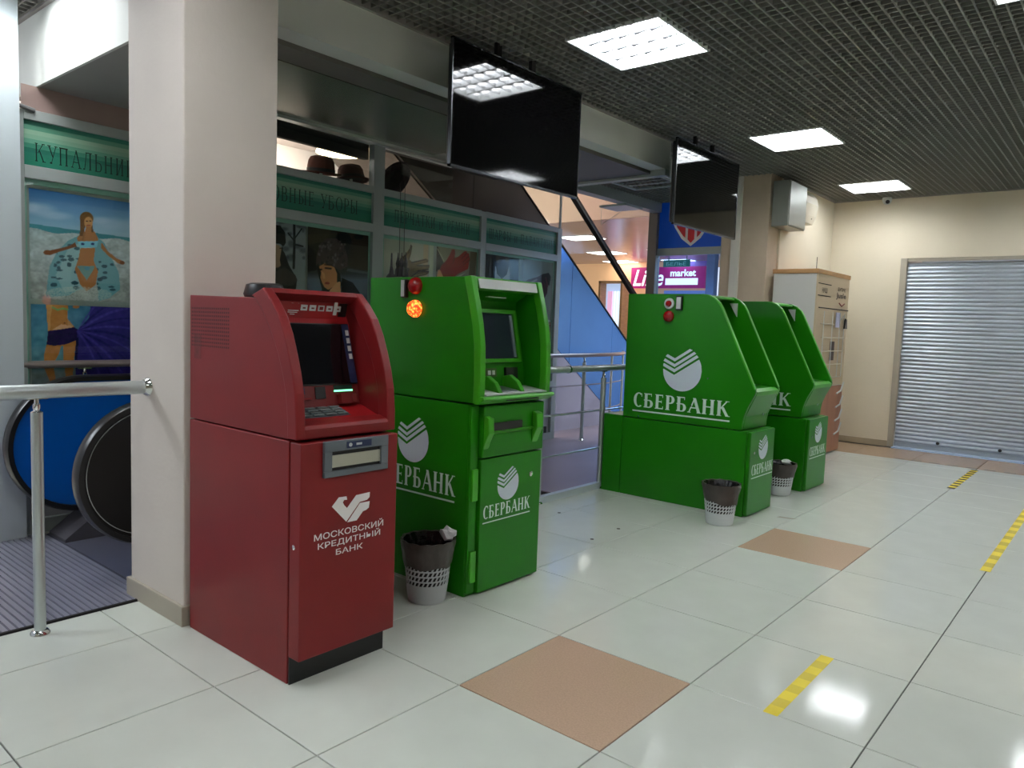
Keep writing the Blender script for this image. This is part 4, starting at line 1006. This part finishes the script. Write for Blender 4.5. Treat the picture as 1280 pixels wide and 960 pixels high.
c.poly([(600,480),(625,470),(610,720),(580,720)], (40,24,78))
c.rgb += (c.noise(7, 5))[..., None]
c.build('poster', .1, .70, 1.26, 1.305, 'poster of a bather with a flowing purple wrap, below the surf poster')
# winter portrait in grey (8.73x)
c = Canvas([(-420,10),(385,100),(385,830),(-420,830)], 200, 160)
c.grad([(0,(142,146,152)),(830,(150,154,160))])
for i in range(26):
    a = c.rs.rand(4); c.ell(-100+a[0]*470, 60+a[1]*480, 18+36*a[2], 12+30*a[3], (70,72,82), .55, .8)
c.line([(235,80),(240,300),(235,560)], 15, (44,44,52)); c.line([(240,240),(330,130)], 8, (50,50,58)); c.line([(240,300),(350,320)], 9, (50,50,58)); c.line([(235,260),(160,180)], 8, (50,50,58))
c.poly([(-200,60),(60,100),(120,170),(135,290),(100,330),(60,300),(-200,280)], (28,26,30)); c.poly([(60,330),(120,400),(180,540),(280,680),(270,780),(240,830),(-420,830),(-200,400)], (40,38,44))
c.ell(20, 440, 85, 130, (172,140,118)); c.poly([(90,300),(110,480),(80,560),(60,480)], (36,32,34)); c.line([(60,350),(95,352)], 6, (40,30,30)); c.poly([(0,620),(120,560),(260,640),(285,700),(200,760),(0,760)], (74,66,68))
c.build('poster', 1.40, 1.465, 1.965, 1.965, 'greyish winter poster of a dark-haired person before bare trees')
# woman in a knit hat (8.73x)
c = Canvas([(392,110),(1025,195),(1025,1250),(392,1250)], 170, 230)
c.grad([(100,(66,58,46)),(480,(60,52,44)),(600,(70,72,74)),(660,(108,116,132)),(1250,(112,118,130))])
c.poly([(392,100),(640,130),(560,260),(392,300)], (84,74,58), .8); c.poly([(392,300),(470,380),(480,560),(392,590)], (30,24,20)); c.poly([(840,180),(1025,200),(1025,560),(820,520)], (56,44,32)); c.ell(915,205,50,30,(20,16,14))
c.poly([(800,540),(1025,575),(1025,600),(790,570)], (94,100,104))
c.ell(745, 255, 92, 95, (24,18,18)); c.ell(770, 330, 60, 110, (26,20,20))
c.poly([(470,510),(485,380),(520,280),(580,225),(680,230),(760,300),(800,420),(800,520),(720,560),(560,480)], (86,70,72))
for i in range(60):
    a = c.rs.rand(3); c.ell(500+a[0]*270, 260+a[1]*260, 7+6*a[2], 9+9*a[2], (58,44,50) if i % 2 else (128,112,114), .7, .4)
c.poly([(480,525),(560,490),(680,545),(720,600),(740,700),(720,850),(560,850),(520,700)], (28,20,20))
c.poly([(505,525),(560,492),(660,530),(690,600),(690,690),(650,740),(600,770),(560,740),(535,690),(520,640),(528,590)], (198,134,92))
c.line([(505,560),(530,556)], 8, (40,26,22)); c.line([(570,540),(625,545)], 9, (40,26,22)); c.line([(560,505),(640,512)], 6, (50,30,24)); c.poly([(528,575),(545,650),(570,655),(560,590)], (222,160,116), .8); c.ell(590, 700, 26, 14, (150,64,48))
c.poly([(600,830),(620,770),(690,690),(725,680),(735,850)], (206,150,110)); c.poly([(440,840),(560,760),(600,830),(640,1250),(392,1250)], (18,16,18)); c.poly([(740,640),(860,690),(940,800),(1025,1000),(1025,1250),(600,1250),(735,800)], (16,14,16))
c.build('poster', 1.985, 1.15, 2.59, 1.965, 'dark poster of a woman in a grey knit hat above the red machine')
# tan glove (9.14x)
c = Canvas([(85,140),(650,220),(650,1000),(85,1000)], 200, 260)
c.grad([(100,(176,170,158)),(1000,(150,146,138))]); c.poly([(530,150),(585,160),(585,620),(530,620)], (190,160,128), .7); c.poly([(600,200),(650,220),(650,620),(600,620)], (196,200,178), .7)
BR_, BL_ = (104,82,54), (50,36,24)
c.poly([(385,212),(400,225),(392,290),(370,370),(400,400),(560,362),(590,375),(588,400),(470,430),(595,432),(608,455),(590,475),(480,490),(590,500),(598,520),(570,540),(480,560),(555,585),(560,605),(400,612),(360,600),(250,500),(245,450),(270,360),(330,310),(370,250)], BR_)
c.line([(385,215),(368,290),(330,330),(270,380),(248,450)], 6, BL_); c.line([(400,405),(560,368)], 6, BL_); c.line([(460,440),(600,437)], 7, BL_); c.line([(470,492),(595,505)], 7, BL_); c.line([(400,560),(480,500),(590,480)], 6, BL_); c.line([(420,600),(470,560)], 6, BL_); c.line([(395,225),(385,300),(365,370)], 5, BL_)
for yy in (395,470,530): c.line([(430,yy+20),(560,yy-8)], 4, (150,126,92), .8)
c.poly([(250,470),(370,480),(370,505),(250,500)], BL_); c.poly([(258,510),(340,520),(380,612),(280,612)], (176,130,104))
c.ell(352, 480, 22, 16, (60,44,30)); c.poly([(85,100),(92,100),(92,1000),(85,1000)], (120,160,140))
c.build('poster', 2.755, 1.325, 3.37, 1.965, 'poster of a hand in a brown lace glove with its thumb up')
# red glove
c = Canvas([(680,230),(1140,290),(1140,1000),(680,1000)], 170, 260)
c.grad([(200,(136,130,112)),(1000,(120,110,96))]); c.poly([(680,230),(700,250),(760,420),(700,520),(680,520)], (40,30,28)); c.poly([(1060,280),(1140,290),(1120,600),(1050,600)], (104,88,70)); c.line([(690,260),(760,400)], 6, (170,160,140))
RG, RG2 = (146,34,26), (104,20,18)
c.poly([(848,262),(878,265),(885,310),(880,360),(920,345),(985,285),(1015,280),(1020,300),(1045,305),(1050,330),(1058,370),(1052,400),(1045,450),(1040,480),(930,540),(860,590),(770,600),(720,500),(735,450),(790,390),(830,310)], RG)
c.line([(1018,300),(960,370)], 5, RG2); c.line([(1045,335),(975,410)], 5, RG2); c.line([(1055,380),(980,440)], 5, RG2); c.line([(880,360),(860,420)], 6, RG2); c.poly([(860,590),(1020,520),(900,610)], (170,160,140))
c.poly([(700,500),(725,505),(770,606),(690,606)], (206,150,112))
c.build('poster', 3.41, 1.365, 3.98, 1.965, 'poster of a hand in a dark red knitted glove')
# tie
c = Canvas([(55,205),(445,255),(445,1100),(55,1100)], 130, 260)
c.grad([(200,(26,24,30)),(1100,(24,22,28))]); c.ell(245, 250, 80, 90, (70,56,48)); c.ell(245, 262, 38, 22, (38,26,24)); c.line([(205,320),(290,320)], 12, (96,78,66)); c.ell(250,380,70,110,(40,26,24))
c.poly([(168,330),(185,420),(240,480),(300,430),(325,340),(338,420),(325,700),(155,700),(158,420)], (170,166,168)); c.poly([(212,486),(250,470),(276,490),(290,700),(205,700)], (168,132,40))
c.poly([(55,205),(160,220),(165,330),(150,1100),(55,1100)], (18,18,26)); c.poly([(338,240),(445,255),(445,1100),(330,1100)], (18,18,28))
c.build('poster', 4.12, 1.165, 4.67, 1.965, 'dark poster of a suited person with a yellow tie')
# bag
c = Canvas([(465,260),(830,310),(830,945),(465,900)], 140, 220)
c.grad([(250,(132,130,126)),(950,(124,122,120))])
PU = (70,32,46)
c.poly([(480,520),(530,485),(640,460),(700,430),(770,418),(800,450),(803,500),(770,570),(765,640),(735,700),(690,760),(610,800),(560,720),(500,600)], PU); c.line([(560,520),(630,492)], 10, (140,120,120), .8); c.poly([(700,430),(775,418),(803,460),(790,560),(740,540),(690,470)], (40,20,28))
c.ell(600,555,26,16,(130,96,104),.7,.9); c.line([(690,480),(700,700)], 7, (44,18,28)); c.line([(620,660),(690,640)], 5, (120,84,90)); c.line([(740,470),(770,570)], 6, (96,52,62))
c.build('poster', 4.74, 1.345, 5.31, 1.975, 'grey poster of a dark purple leather bag')
c = Canvas([(0,0),(100,0),(100,100),(0,100)], 70, 90)
c.grad([(0,(128,112,104)),(60,(120,104,96)),(100,(110,84,70))])
for i in range(60):
    a = c.rs.rand(4); c.ell(a[0]*100, a[1]*62, 2+5*a[2], 2+5*a[3], [(126,26,34),(60,24,26),(150,120,110)][i % 3], .85, .5)
c.ell(62,50,9,14,(24,20,22)); c.poly([(0,70),(100,66),(100,100),(0,100)], (136,92,68))
c.build('poster', 4.74, 1.0, 5.31, 1.32, 'small poster of dark red patterns below the purple bag poster')

# dark fittings on the lower panels
for s_, z_ in ((4.98, .42), (5.02, .28), (5.18, .08)):
    o = MB(); sbox(o, s_, z_, s_+.09, z_+.07, -.004, .02); o.build('latch', DARKM, front)

# shop inside
struct('wall_shop', MB().box(-6.9, -2.0, 0, -6.8, 5.5, 3.7), SHOPW)
struct('ceiling_3', MB().box(-6.9, -2.0, 3.15, -4.62, 2.6, 3.2), SHOPW)
t = thing('shop_lamp', 'warm glowing lamp inside the shop behind the brown hats', 'lamp', (-5.2, 1.6, 2.9))
MB().lathe([(.08, 2.87), (.2, 2.83), (.22, 2.79), (.001, 2.78)], (-5.2, 1.83, 0), 24).build('diffuser', emitter('warm_shop_lamp', (255, 226, 180), 6), t)
MB().tube([(-5.2, 1.83, 2.87), (-5.2, 1.83, 3.01)], .012, 8).build('stem', CHROME, t)
area('shop_fill', (-6.0, .9, 3.1), (0, math.radians(25), 0), 1.2, 2.4, 150, (1, .9, .82))  # unseen area fill added to brighten the wall behind the hats

# hats on the ledge over the signs
FELT = mat('brown_felt', (92, 42, 28), .9, bump=.3, bscale=120)
FELT2 = mat('dark_brown_felt', (66, 36, 30), .9, bump=.3, bscale=120)
FELT3 = mat('plum_felt', (46, 28, 36), .9, bump=.3, bscale=120)
led = thing('ledge', 'dark ledge inside the shop front carrying the felt hats', 'shelf', sfp(2.2, 2.33, -.2))
o = MB(); sbox(o, 1.40, 2.33, 3.5, 2.36, -.38, -.035); o.build('board', DARKM, led)
def hat(s, z, off, rc, hc, rb_, tilt, M, label):
    t = thing('felt_hat', label, 'hat', sfp(s, z, off), 'felt hats on the ledge of the shop front')
    p = Vector(sfp(s, z, off))
    cr_ = MB().lathe([(rc, 0), (rc*.99, hc*.35), (rc*.93, hc*.7), (rc*.78, hc*.92), (rc*.45, hc*1.02), (.002, hc*.98)], tuple(p), 30, close=False).build('crown', M, t, 0, True)
    bd = MB().lathe([(rc+.002, .004), (rc+.003, .032), (rc*.99, .034)], tuple(p), 30, close=False).build('band', mat('dark_hat_band', (34, 22, 20), .7), t, 0, True)
    MB().lathe([(rc*.96, .006), (rc*1.2, 0), (rb_*.9, -.008), (rb_, .004), (rb_*.9, -.002), (rc*1.2, .007), (rc*.96, .01)], tuple(p), 36, close=False).build('brim', M, t, 0, True)
    MB().lathe([(rc*.94, .012), (.002, .05)], tuple(p), 24, close=False).build('inner_shade_disc', DARKM, t)  # dark disc gives the inside of the crown its shade by colour
    sz = MB().lathe([(.03, 2.36), (.012, 2.367), (.012, z+.01)], (p.x, p.y, 0), 12).build('stand', PALEP, t) if tilt[1] > -.5 else None
    t.rotation_euler = tilt
    return t
hat(2.25, 2.425, -.19, .108, .13, .165, (.05, .12, 0), FELT, 'round-crowned reddish brown felt hat, left of the other two hats')
hat(2.56, 2.42, -.19, .11, .125, .15, (.04, -.1, 0), FELT2, 'flatter dark brown felt hat, middle of the three hats')
hat(3.04, 2.50, -.18, .11, .09, .185, (.15, -.95, 0), FELT3, 'plum felt hat tipped to show its dark inside, right of the upright frame')

# ================================================================== rising escalator behind the shop front
ue = thing('rising_escalator', 'escalator in blue steel cladding sloping up behind the end of the shop front', 'escalator', (-5.3, 5, 0))
def ztop(y): return 2.29-.722*(y-4.67)
def zbot(y): return 1.0-.69*(y-4.76)
xs_ = -4.8
ycut = [1.6, 3.2, 4.62, 5.0, 5.95, 6.9, 7.6]
for k in range(len(ycut)-1):
    a, b = ycut[k]+.003, ycut[k+1]-.003
    if k < 2: poly = [(a, ztop(a)), (b, ztop(b)), (b, zbot(b)+.02), (a, zbot(a)+.02)]
    else: poly = [(a, ztop(a)), (b, ztop(b)), (b, max(0, zbot(b))), (a, max(0, zbot(a)))]
    if k == 5: poly = [(a, max(.05, ztop(a))), (b, .05), (b, 0), (a, 0)]
    MB().prism(poly, 'x', xs_-.03, xs_).build('cladding_panel', BROWNC if k < 2 else BLUEM, ue, .002)  # upper panels are the same cladding, coloured dark as if unlit
MB().prism([(1.6, ztop(1.6)), (7.4, ztop(7.4)), (7.4, ztop(7.4)-.05), (1.6, ztop(1.6)-.05)], 'x', xs_-.9, xs_-.031).build('truss', DARKM, ue)
MB().prism([(1.6, zbot(1.6)), (6.1, zbot(6.1)), (6.1, zbot(6.1)+.05), (1.6, zbot(1.6)+.05)], 'x', xs_-.9, xs_-.031).build('underside', BROWNC, ue)
MB().prism([(3.2, ztop(3.2)+.02), (7.0, ztop(7.0)+.02), (7.0, ztop(7.0)), (3.2, ztop(3.2))], 'x', xs_-.03, xs_+.012).build('edge_trim', DARKM, ue)
MB().prism([(2.0, ztop(2.0)+.86), (7.3, ztop(7.3)+.80), (7.3, ztop(7.3)+.73), (2.0, ztop(2.0)+.79)], 'x', xs_-.07, xs_+.01).build('handrail', BLACKR, ue, .012)
MB().prism([(2.0, ztop(2.0)+.79), (7.3, ztop(7.3)+.73), (7.3, ztop(7.3)), (2.0, ztop(2.0))], 'x', xs_-.035, xs_-.025).build('glass_balustrade', GLASS, ue)
MB().prism([(4.38, 0), (4.38, zbot(4.38)), (6.19, .02), (6.19, 0)], 'x', xs_-.028, xs_-.008).build('side_panel', LILAC, ue)

# ================================================================== partition window with the blue sign
win = thing('window_1', 'x', 'window', (-3.35, 5.2, 0)); del win['label']; del win['category']; win['kind'] = 'structure'
def pm(name, x0, z0, x1, z1, y0=5.17, y1=5.23, M=ALU): return box(name, M, x0, y0, z0, x1, y1, z1, win, .002)
pm('window_frame', -3.86, 0, -3.75, 2.8, 5.14, 5.24, mat('brown_grey_frame', (112, 104, 98), .5)); pm('window_frame', -2.98, 0, -2.95, 2.8)
pm('window_frame', -3.75, 2.12, -2.98, 2.2, M=ALU); pm('window_frame', -3.75, 2.77, -2.98, 2.81, M=ALU); pm('window_frame', -3.75, 0, -2.98, .1)
box('window_pane', GLASSB2, -3.75, 5.198, .1, -2.98, 5.202, 2.12, win)
bs = MB().box(-3.75, 5.19, 2.2, -2.98, 5.2, 2.77).build('blue_sign', mat('royal_blue_sign', (10, 62, 152), .35, emit=.12), None, 0)
tag(bs, 'blue sign with a red and white shield above the far glass partition', 'sign')
mb = MB()
def ysign(pts, dy, mi, y=5.19): mb.mat(mi); mb.add([(a, y-dy, b) for a, b in pts], [tuple(range(len(pts)))])
SHW = [(-3.62, 2.60), (-3.55, 2.43), (-3.46, 2.30), (-3.345, 2.215), (-3.23, 2.30), (-3.14, 2.43), (-3.07, 2.60), (-3.345, 2.66)]
ysign(SHW, .002, 0)
mb.build('shield', WLET, bs)
mb = MB()
ysign([(-3.585,2.575),(-3.52,2.43),(-3.44,2.33),(-3.415,2.31),(-3.415,2.47),(-3.54,2.49)], .004, 0)
ysign([(-3.105,2.575),(-3.17,2.43),(-3.25,2.33),(-3.275,2.31),(-3.275,2.47),(-3.15,2.49)], .004, 0)
ysign([(-3.385,2.29),(-3.345,2.25),(-3.305,2.29),(-3.305,2.52),(-3.385,2.52)], .004, 0)
mb.build('shield_bars', mat('shield_red', (206, 40, 48), .4), bs)

# ================================================================== far mall beyond
struct('ceiling_4', MB().box(-12.5, 6.25, 2.75, -2.6, 12.3, 2.85), FARC)
struct('trim_10', MB().box(-12.5, 6.2, 2.75, -2.6, 6.25, 3.5), BEIGEW)
struct('wall_far', MB().box(-13, 12.25, 0, -2.6, 12.35, 3.2), mat('peach_glow_wall', (226, 176, 134), .6, emit=.35))  # wall emits faintly to give the far hall its warm glow
struct('wall_far_left', MB().box(-12.6, 2, 0, -12.5, 12.3, 3.6), BEIGEW)
struct('wall_far_right', MB().box(-2.62, 7.22, 0, -2.5, 12.3, 3.2), BEIGEW)
FL = emitter('far_ceiling_panel', (255, 250, 245), 5)
FLL = ['bright panel in the far ceiling just right of the shop front end', 'bright ceiling panel in the far hall, behind the slanted handrail', 'bright ceiling panel in the far hall, lowest beside the handrail',
       'bright ceiling panel of the far hall left of the partition post, upper one', 'bright ceiling panel of the far hall left of the partition post, lower one']
for k, (xx, yy) in enumerate(((-7.0, 7.6), (-8.0, 9.9), (-8.8, 11.7), (-6.6, 9.85), (-7.4, 11.8))):
    t = thing('far_ceiling_panel', FLL[k], 'ceiling light', (xx, yy, 2.75), 'bright panels in the far hall ceiling')
    box('diffuser', FL, xx, yy, 2.742, xx+.62, yy+.5, 2.748, t); box('frame', ALUL, xx-.02, yy-.02, 2.745, xx+.64, yy+.52, 2.75, t)
fs = box('magenta_sign', mat('magenta_sign_board', (150, 34, 96), .4, emit=.55), -8.32, 12.15, 2.17, -6.54, 12.22, 2.63)
tag(fs, 'magenta shop sign with white script lettering in the far hall', 'sign')
WE = emitter('white_lit_letters', (255, 250, 250), 1.3)
font_text('lettering', 'Line', WE, basis((-8.26, 12.146, 2.22), (1, 0, 0), (0, 0, 1)), .76, .36, bold=.01, shear=.3, parent=fs)
font_text('lettering', 'market', WE, basis((-7.34, 12.146, 2.42), (1, 0, 0), (0, 0, 1)), .60, .15, bold=.03, parent=fs)
box('lit_strip', WE, -7.45, 12.142, 2.24, -6.69, 12.15, 2.38, fs)
box('purple_fascia', mat('violet_fascia', (112, 84, 150), .4, emit=.4), -7.5, 12.16, 2.63, -6.3, 12.2, 2.74, fs)
ts = box('teal_sign', mat('teal_board', (40, 112, 104), .4, emit=.3), -7.0, 11.2, 2.54, -6.42, 11.24, 2.68)
for xx in (-6.9, -6.5): box('hanger', ALUL, xx, 11.215, 2.68, xx+.02, 11.225, 2.75, ts)
tag(ts, 'small teal sign above the magenta one behind the glass partition', 'sign')
font_text('lettering', 'БЕЛЬЁ', mat('pale_teal_letters', (150, 200, 190), .5, emit=.3), basis((-6.93, 11.196, 2.565), (1, 0, 0), (0, 0, 1)), .44, .085, parent=ts)
dsp = thing('shop_display', 'lit display case with pale and pink stripes in the far hall', 'display', (-8.4, 11.9, 0))
box('case_frame', WOOD, -8.98, 11.85, 0, -8.93, 12.18, 2.32, dsp); box('case_frame', WOOD, -8.4, 11.85, 0, -8.35, 12.18, 2.32, dsp); box('case_frame', WOOD, -8.98, 11.85, 2.27, -8.35, 12.18, 2.32, dsp)
box('back_panel', mat('pale_blue_display', (176, 190, 226), .4, emit=.6), -8.93, 12.1, .1, -8.4, 12.14, 2.27, dsp)
for k, (xx, wd, cl) in enumerate(((-8.86, .12, (226, 170, 206)), (-8.7, .03, (236, 240, 250)), (-8.63, .03, (236, 240, 250)), (-8.56, .03, (230, 236, 250)), (-8.49, .04, (120, 190, 236)))):
    box('stripe', mat('display_stripe_%d' % k, cl, .5, emit=.6), xx, 12.06, .9, xx+wd, 12.09, 2.1, dsp)
box('lower_board', mat('display_blue', (60, 130, 196), .4, emit=.4), -8.93, 12.05, .5, -8.4, 12.08, 1.25, dsp)
for k, (xa, xb, cl, e) in enumerate(((-6.5, -6.28, (120, 118, 124), 0), (-6.28, -5.7, (250, 226, 220), 1.1), (-12.0, -10.9, (224, 160, 110), .5), (-7.5, -6.55, (120, 140, 190), .45))):
    box('far_panel', mat('far_panel_%d' % k, cl, .5, emit=e), xa, 12.2, 0, xb, 12.24, 2.6 if k != 3 else 2.12, dsp)  # emission added to these wall pieces so that they look lit
struct('trim_11', MB().box(-4.21, 7.4, 0, -4.09, 7.52, 2.75).box(-4.6, 6.6, 2.35, -2.62, 6.7, 2.75), mat('blue_grey_column', (112, 128, 156), .5))
# thin wires hanging in the atrium
t = thing('hanging_wires', 'two thin pale wires in a V below the far white trim', 'wire', (-3.9, 4.2, 2.6))
for a, b in (((-4.04, 4.42, 2.6), (-4.04, 4.44, 2.40)), ((-3.9, 4.7, 2.6), (-4.04, 4.44, 2.40))): MB().tube([a, b], .0025, 6).build('wire', PALEP, t)
box('anchor_plate', ALUL, -4.05, 4.4, 2.58, -3.72, 4.75, 2.6, t)
struct('ceiling_5', MB().box(-12.5, -4.6, 3.6, -2.8, 6.3, 3.65), BEIGEW)

# ================================================================== display cabinet and wall boxes
cab = thing('display_cabinet', 'tall white and wood display cabinet with bent wire racks by the back corner', 'cabinet', (-2.15, 5.9, 0))
cx0, cx1, c0, c1 = -2.41, -1.95, 5.66, 6.25
CY = 5.2
ca, cb = 5.66, 6.26
ca = 5.22; cb = 6.26
# body stands clear of the wall corner
box('carcass', CABW, -2.40, ca, .02, -1.965, cb, 1.90, cab, .003)
box('cornice', WOOD, -2.41, ca-.01, 1.90, -1.945, cb+.02, 1.945, cab, .002)
box('front_panel', CABB, -1.965, ca, .75, -1.95, cb, 1.90, cab)
box('lower_door', WOODR, -1.965, ca, .02, -1.948, cb, .74, cab, .002)
for z in (1.82-.02, 1.70-.02): box('rail_strip', DARKM, -1.95, ca+.02, z, -1.946, ca+.42, z+.008, cab)
def cab_text(txt, y0, z0, w_, h_): font_text('lettering', txt, mat('brown_print', (70, 56, 48), .6), basis((-1.9475, y0, z0), (0, 1, 0), (0, 0, 1)), w_, h_, bold=.02, parent=cab)
cab_text('НАШ', ca+.14, 1.715, .16, .05); cab_text('БУТИК', 5.87, 1.755, .26, .04); cab_text('Jusle', 5.82, 1.665, .34, .075)
MB().tube([(-1.945, 5.93, 1.63), (-1.945, 6.02, 1.60), (-1.945, 6.11, 1.63)], .006, 6).build('emblem', mat('dark_red_emblem', (120, 40, 40), .5), cab)
for z, ya, yb in ((1.56, ca+.02, 6.2), (1.40, ca+.1, 5.75), (1.26, ca+.15, 6.15), (1.12, ca+.2, 6.15), (.98, ca+.2, 6.1), (.84, ca+.2, 6.1)):
    MB().tube([(-1.93, ya, z), (-1.93, yb, z)], .006, 6).build('wire_rack', CHROME if z < 1.5 else DARKM, cab)
for yy in (5.42, 5.70, 5.95, 6.1): MB().tube([(-1.93, yy, .84), (-1.93, yy, 1.53)], .004, 6).build('wire_rack', PALEP, cab)
for k in range(4): MB().tube([(-1.945, 6.05, .2+.15*k), (-1.93, 6.15, .23+.15*k), (-1.93, 6.23, .32+.15*k)], .009, 6).build('bent_wire', PALEP, cab)
MB().tube([(-1.94, 6.0, 1.45), (-1.94, 6.1, 1.5)], .006, 6).build('hook', CHROME, cab)
box('price_card', mat('pale_violet_card', (206, 206, 232), .5), -1.94, 5.83, 1.37, -1.935, 5.98, 1.53, cab)
box('framed_bottle_print', mat('dark_print', (64, 44, 44), .5), -1.947, 5.72, 1.02, -1.944, 5.86, 1.22, cab)
MB().prism([(6.08,1.36),(6.17,1.36),(6.15,1.46),(6.10,1.47)], 'x', -1.93, -1.915).build('black_tag', BLACK, cab)
o = MB().tube([(-1.98, ca+.02, 1.945), (-1.98, ca+.02, 2.06)], .003, 6).build('thin_rod', DARKM); tag(o, 'thin dark rod standing on the display cabinet cornice', 'rod')

mbx = thing('metal_box', 'grey metal wall box high up beside the far pillar', 'wall box', (-2.3, 5.4, 2.4))
box('body', mat('grey_box_steel', (150, 152, 144), .4, metal=.4), -2.428, 5.13, 2.375, -2.26, 5.62, 2.83, mbx, .004)
box('door', mat('grey_box_door', (176, 180, 174), .4, metal=.5), -2.262, 5.14, 2.385, -2.25, 5.61, 2.82, mbx, .003)
wbx = thing('air_freshener', 'cream wall unit with rounded front beside the grey metal box', 'wall unit', (-2.35, 5.9, 2.5))
MB().prism([(-2.428,2.84),(-2.36,2.84),(-2.31,2.78),(-2.29,2.7),(-2.31,2.58),(-2.345,2.5),(-2.428,2.5)], 'y', 5.74, 6.12).build('body', mat('cream_plastic', (214, 208, 190), .4), wbx, .01)
MB().lathe([(.012, 0), (.012, .006)], (-2.325, 6.0, 2.56), 12, axis='x').build('sensor', BLACK, wbx)
cm = thing('security_camera', 'small white dome security camera at the top of the back wall', 'camera', (-1.82, 7.0, 2.85))
MB().lathe([(.05, .05), (.052, .02), (.046, 0), (.03, -.02), (.002, -.028)], (-1.82, 7.02, 2.845), 20).build('body', PALEP, cm, 0, True)
MB().lathe([(.022, 0), (.022, .012), (.001, .016)], (-1.80, 6.974, 2.84), 16, axis='y').build('lens', BLACK, cm)

# cable down the left shop post
cb_ = MB().tube([sfp(-.16, 2.9, .08), sfp(-.12, 2.6, .085), sfp(-.1, 2.45, .08), sfp(-.02, 2.38, .05), sfp(.12, 2.36, .04)], .012, 8).build('grey_cable', mat('grey_cable_sheath', (110, 112, 112), .5), None, 0, True)
tag(cb_, 'grey cable bent down the pale post at the upper left', 'cable')

# ================================================================== tape on the floor
def tape(x0, y0, x1, y1, n, ma, mb_, label, along='y'):
    t = thing('floor_tape', label, 'tape', ((x0+x1)/2, (y0+y1)/2, 0), 'marking tape on the white floor')
    a = MB(); L_ = (y1-y0) if along == 'y' else (x1-x0)
    k = 0
    def seg(p, q, mi, name):
        m_ = MB()
        if along == 'y': m_.box(x0, y0+p, .0004, x1, y0+q, .0012)
        else: m_.box(x0+p, y0, .0004, x0+q, y1, .0012)
        m_.build(name, mi, t)
    for k in range(n): seg(L_*k/n, L_*(k+1)/n, ma if k % 2 == 0 else mb_, 'stripe')
tape(-.325, -.01, -.275, .60, 9, YEL, YELD, 'yellow tape strip with faint darker bars on the nearest tiles')
tape(-.03, 2.40, .02, 4.6, 22, YEL, mat('olive_tape', (198, 178, 60), .6), 'worn yellow tape along the joint at the right edge')
BT = mat('black_tape', (54, 52, 40), .6)
tape(-.63, 4.88, -.57, 6.15, 19, BT, YEL, 'black and yellow hazard tape leading to the roller shutter')
t = thing('floor_tape', 'dashed dark tape along the beige threshold before the shutter', 'tape', (-.7, 6.23, 0), 'marking tape on the white floor')
x = -1.36
while x < 1.6:
    box('stripe', BT, x, 6.225, .0004, x+.1, 6.25, .0012, t); x += .165
for k, (xx, yy) in enumerate(((-2.4147, 1.6396), (-1.9106, 1.5984), (-1.8966, 1.2759))):
    o = MB().lathe([(.012, .0), (.011, .002), (.001, .002)], (xx, yy, 0), 12).build('floor_plug', mat('dark_plug', (70, 66, 58), .6))
    tag(o, ['small dark round plug in the floor nearest the railing', 'small dark plug in the floor, rightmost of three', 'small dark plug in the floor, nearest the tall green machine'][k], 'floor plug', 'dark plugs set in the white tiles')
o = MB().prism([(-1.30, 2.70), (-1.21, 2.72), (-1.17, 2.76), (-1.25, 2.745), (-1.29, 2.74)], 'z', 0.0004, .0012).build('floor_scuff', mat('grey_scuff', (150, 146, 132), .8)); tag(o, 'small grey scuff on the tile before the hooded machines', 'mark')
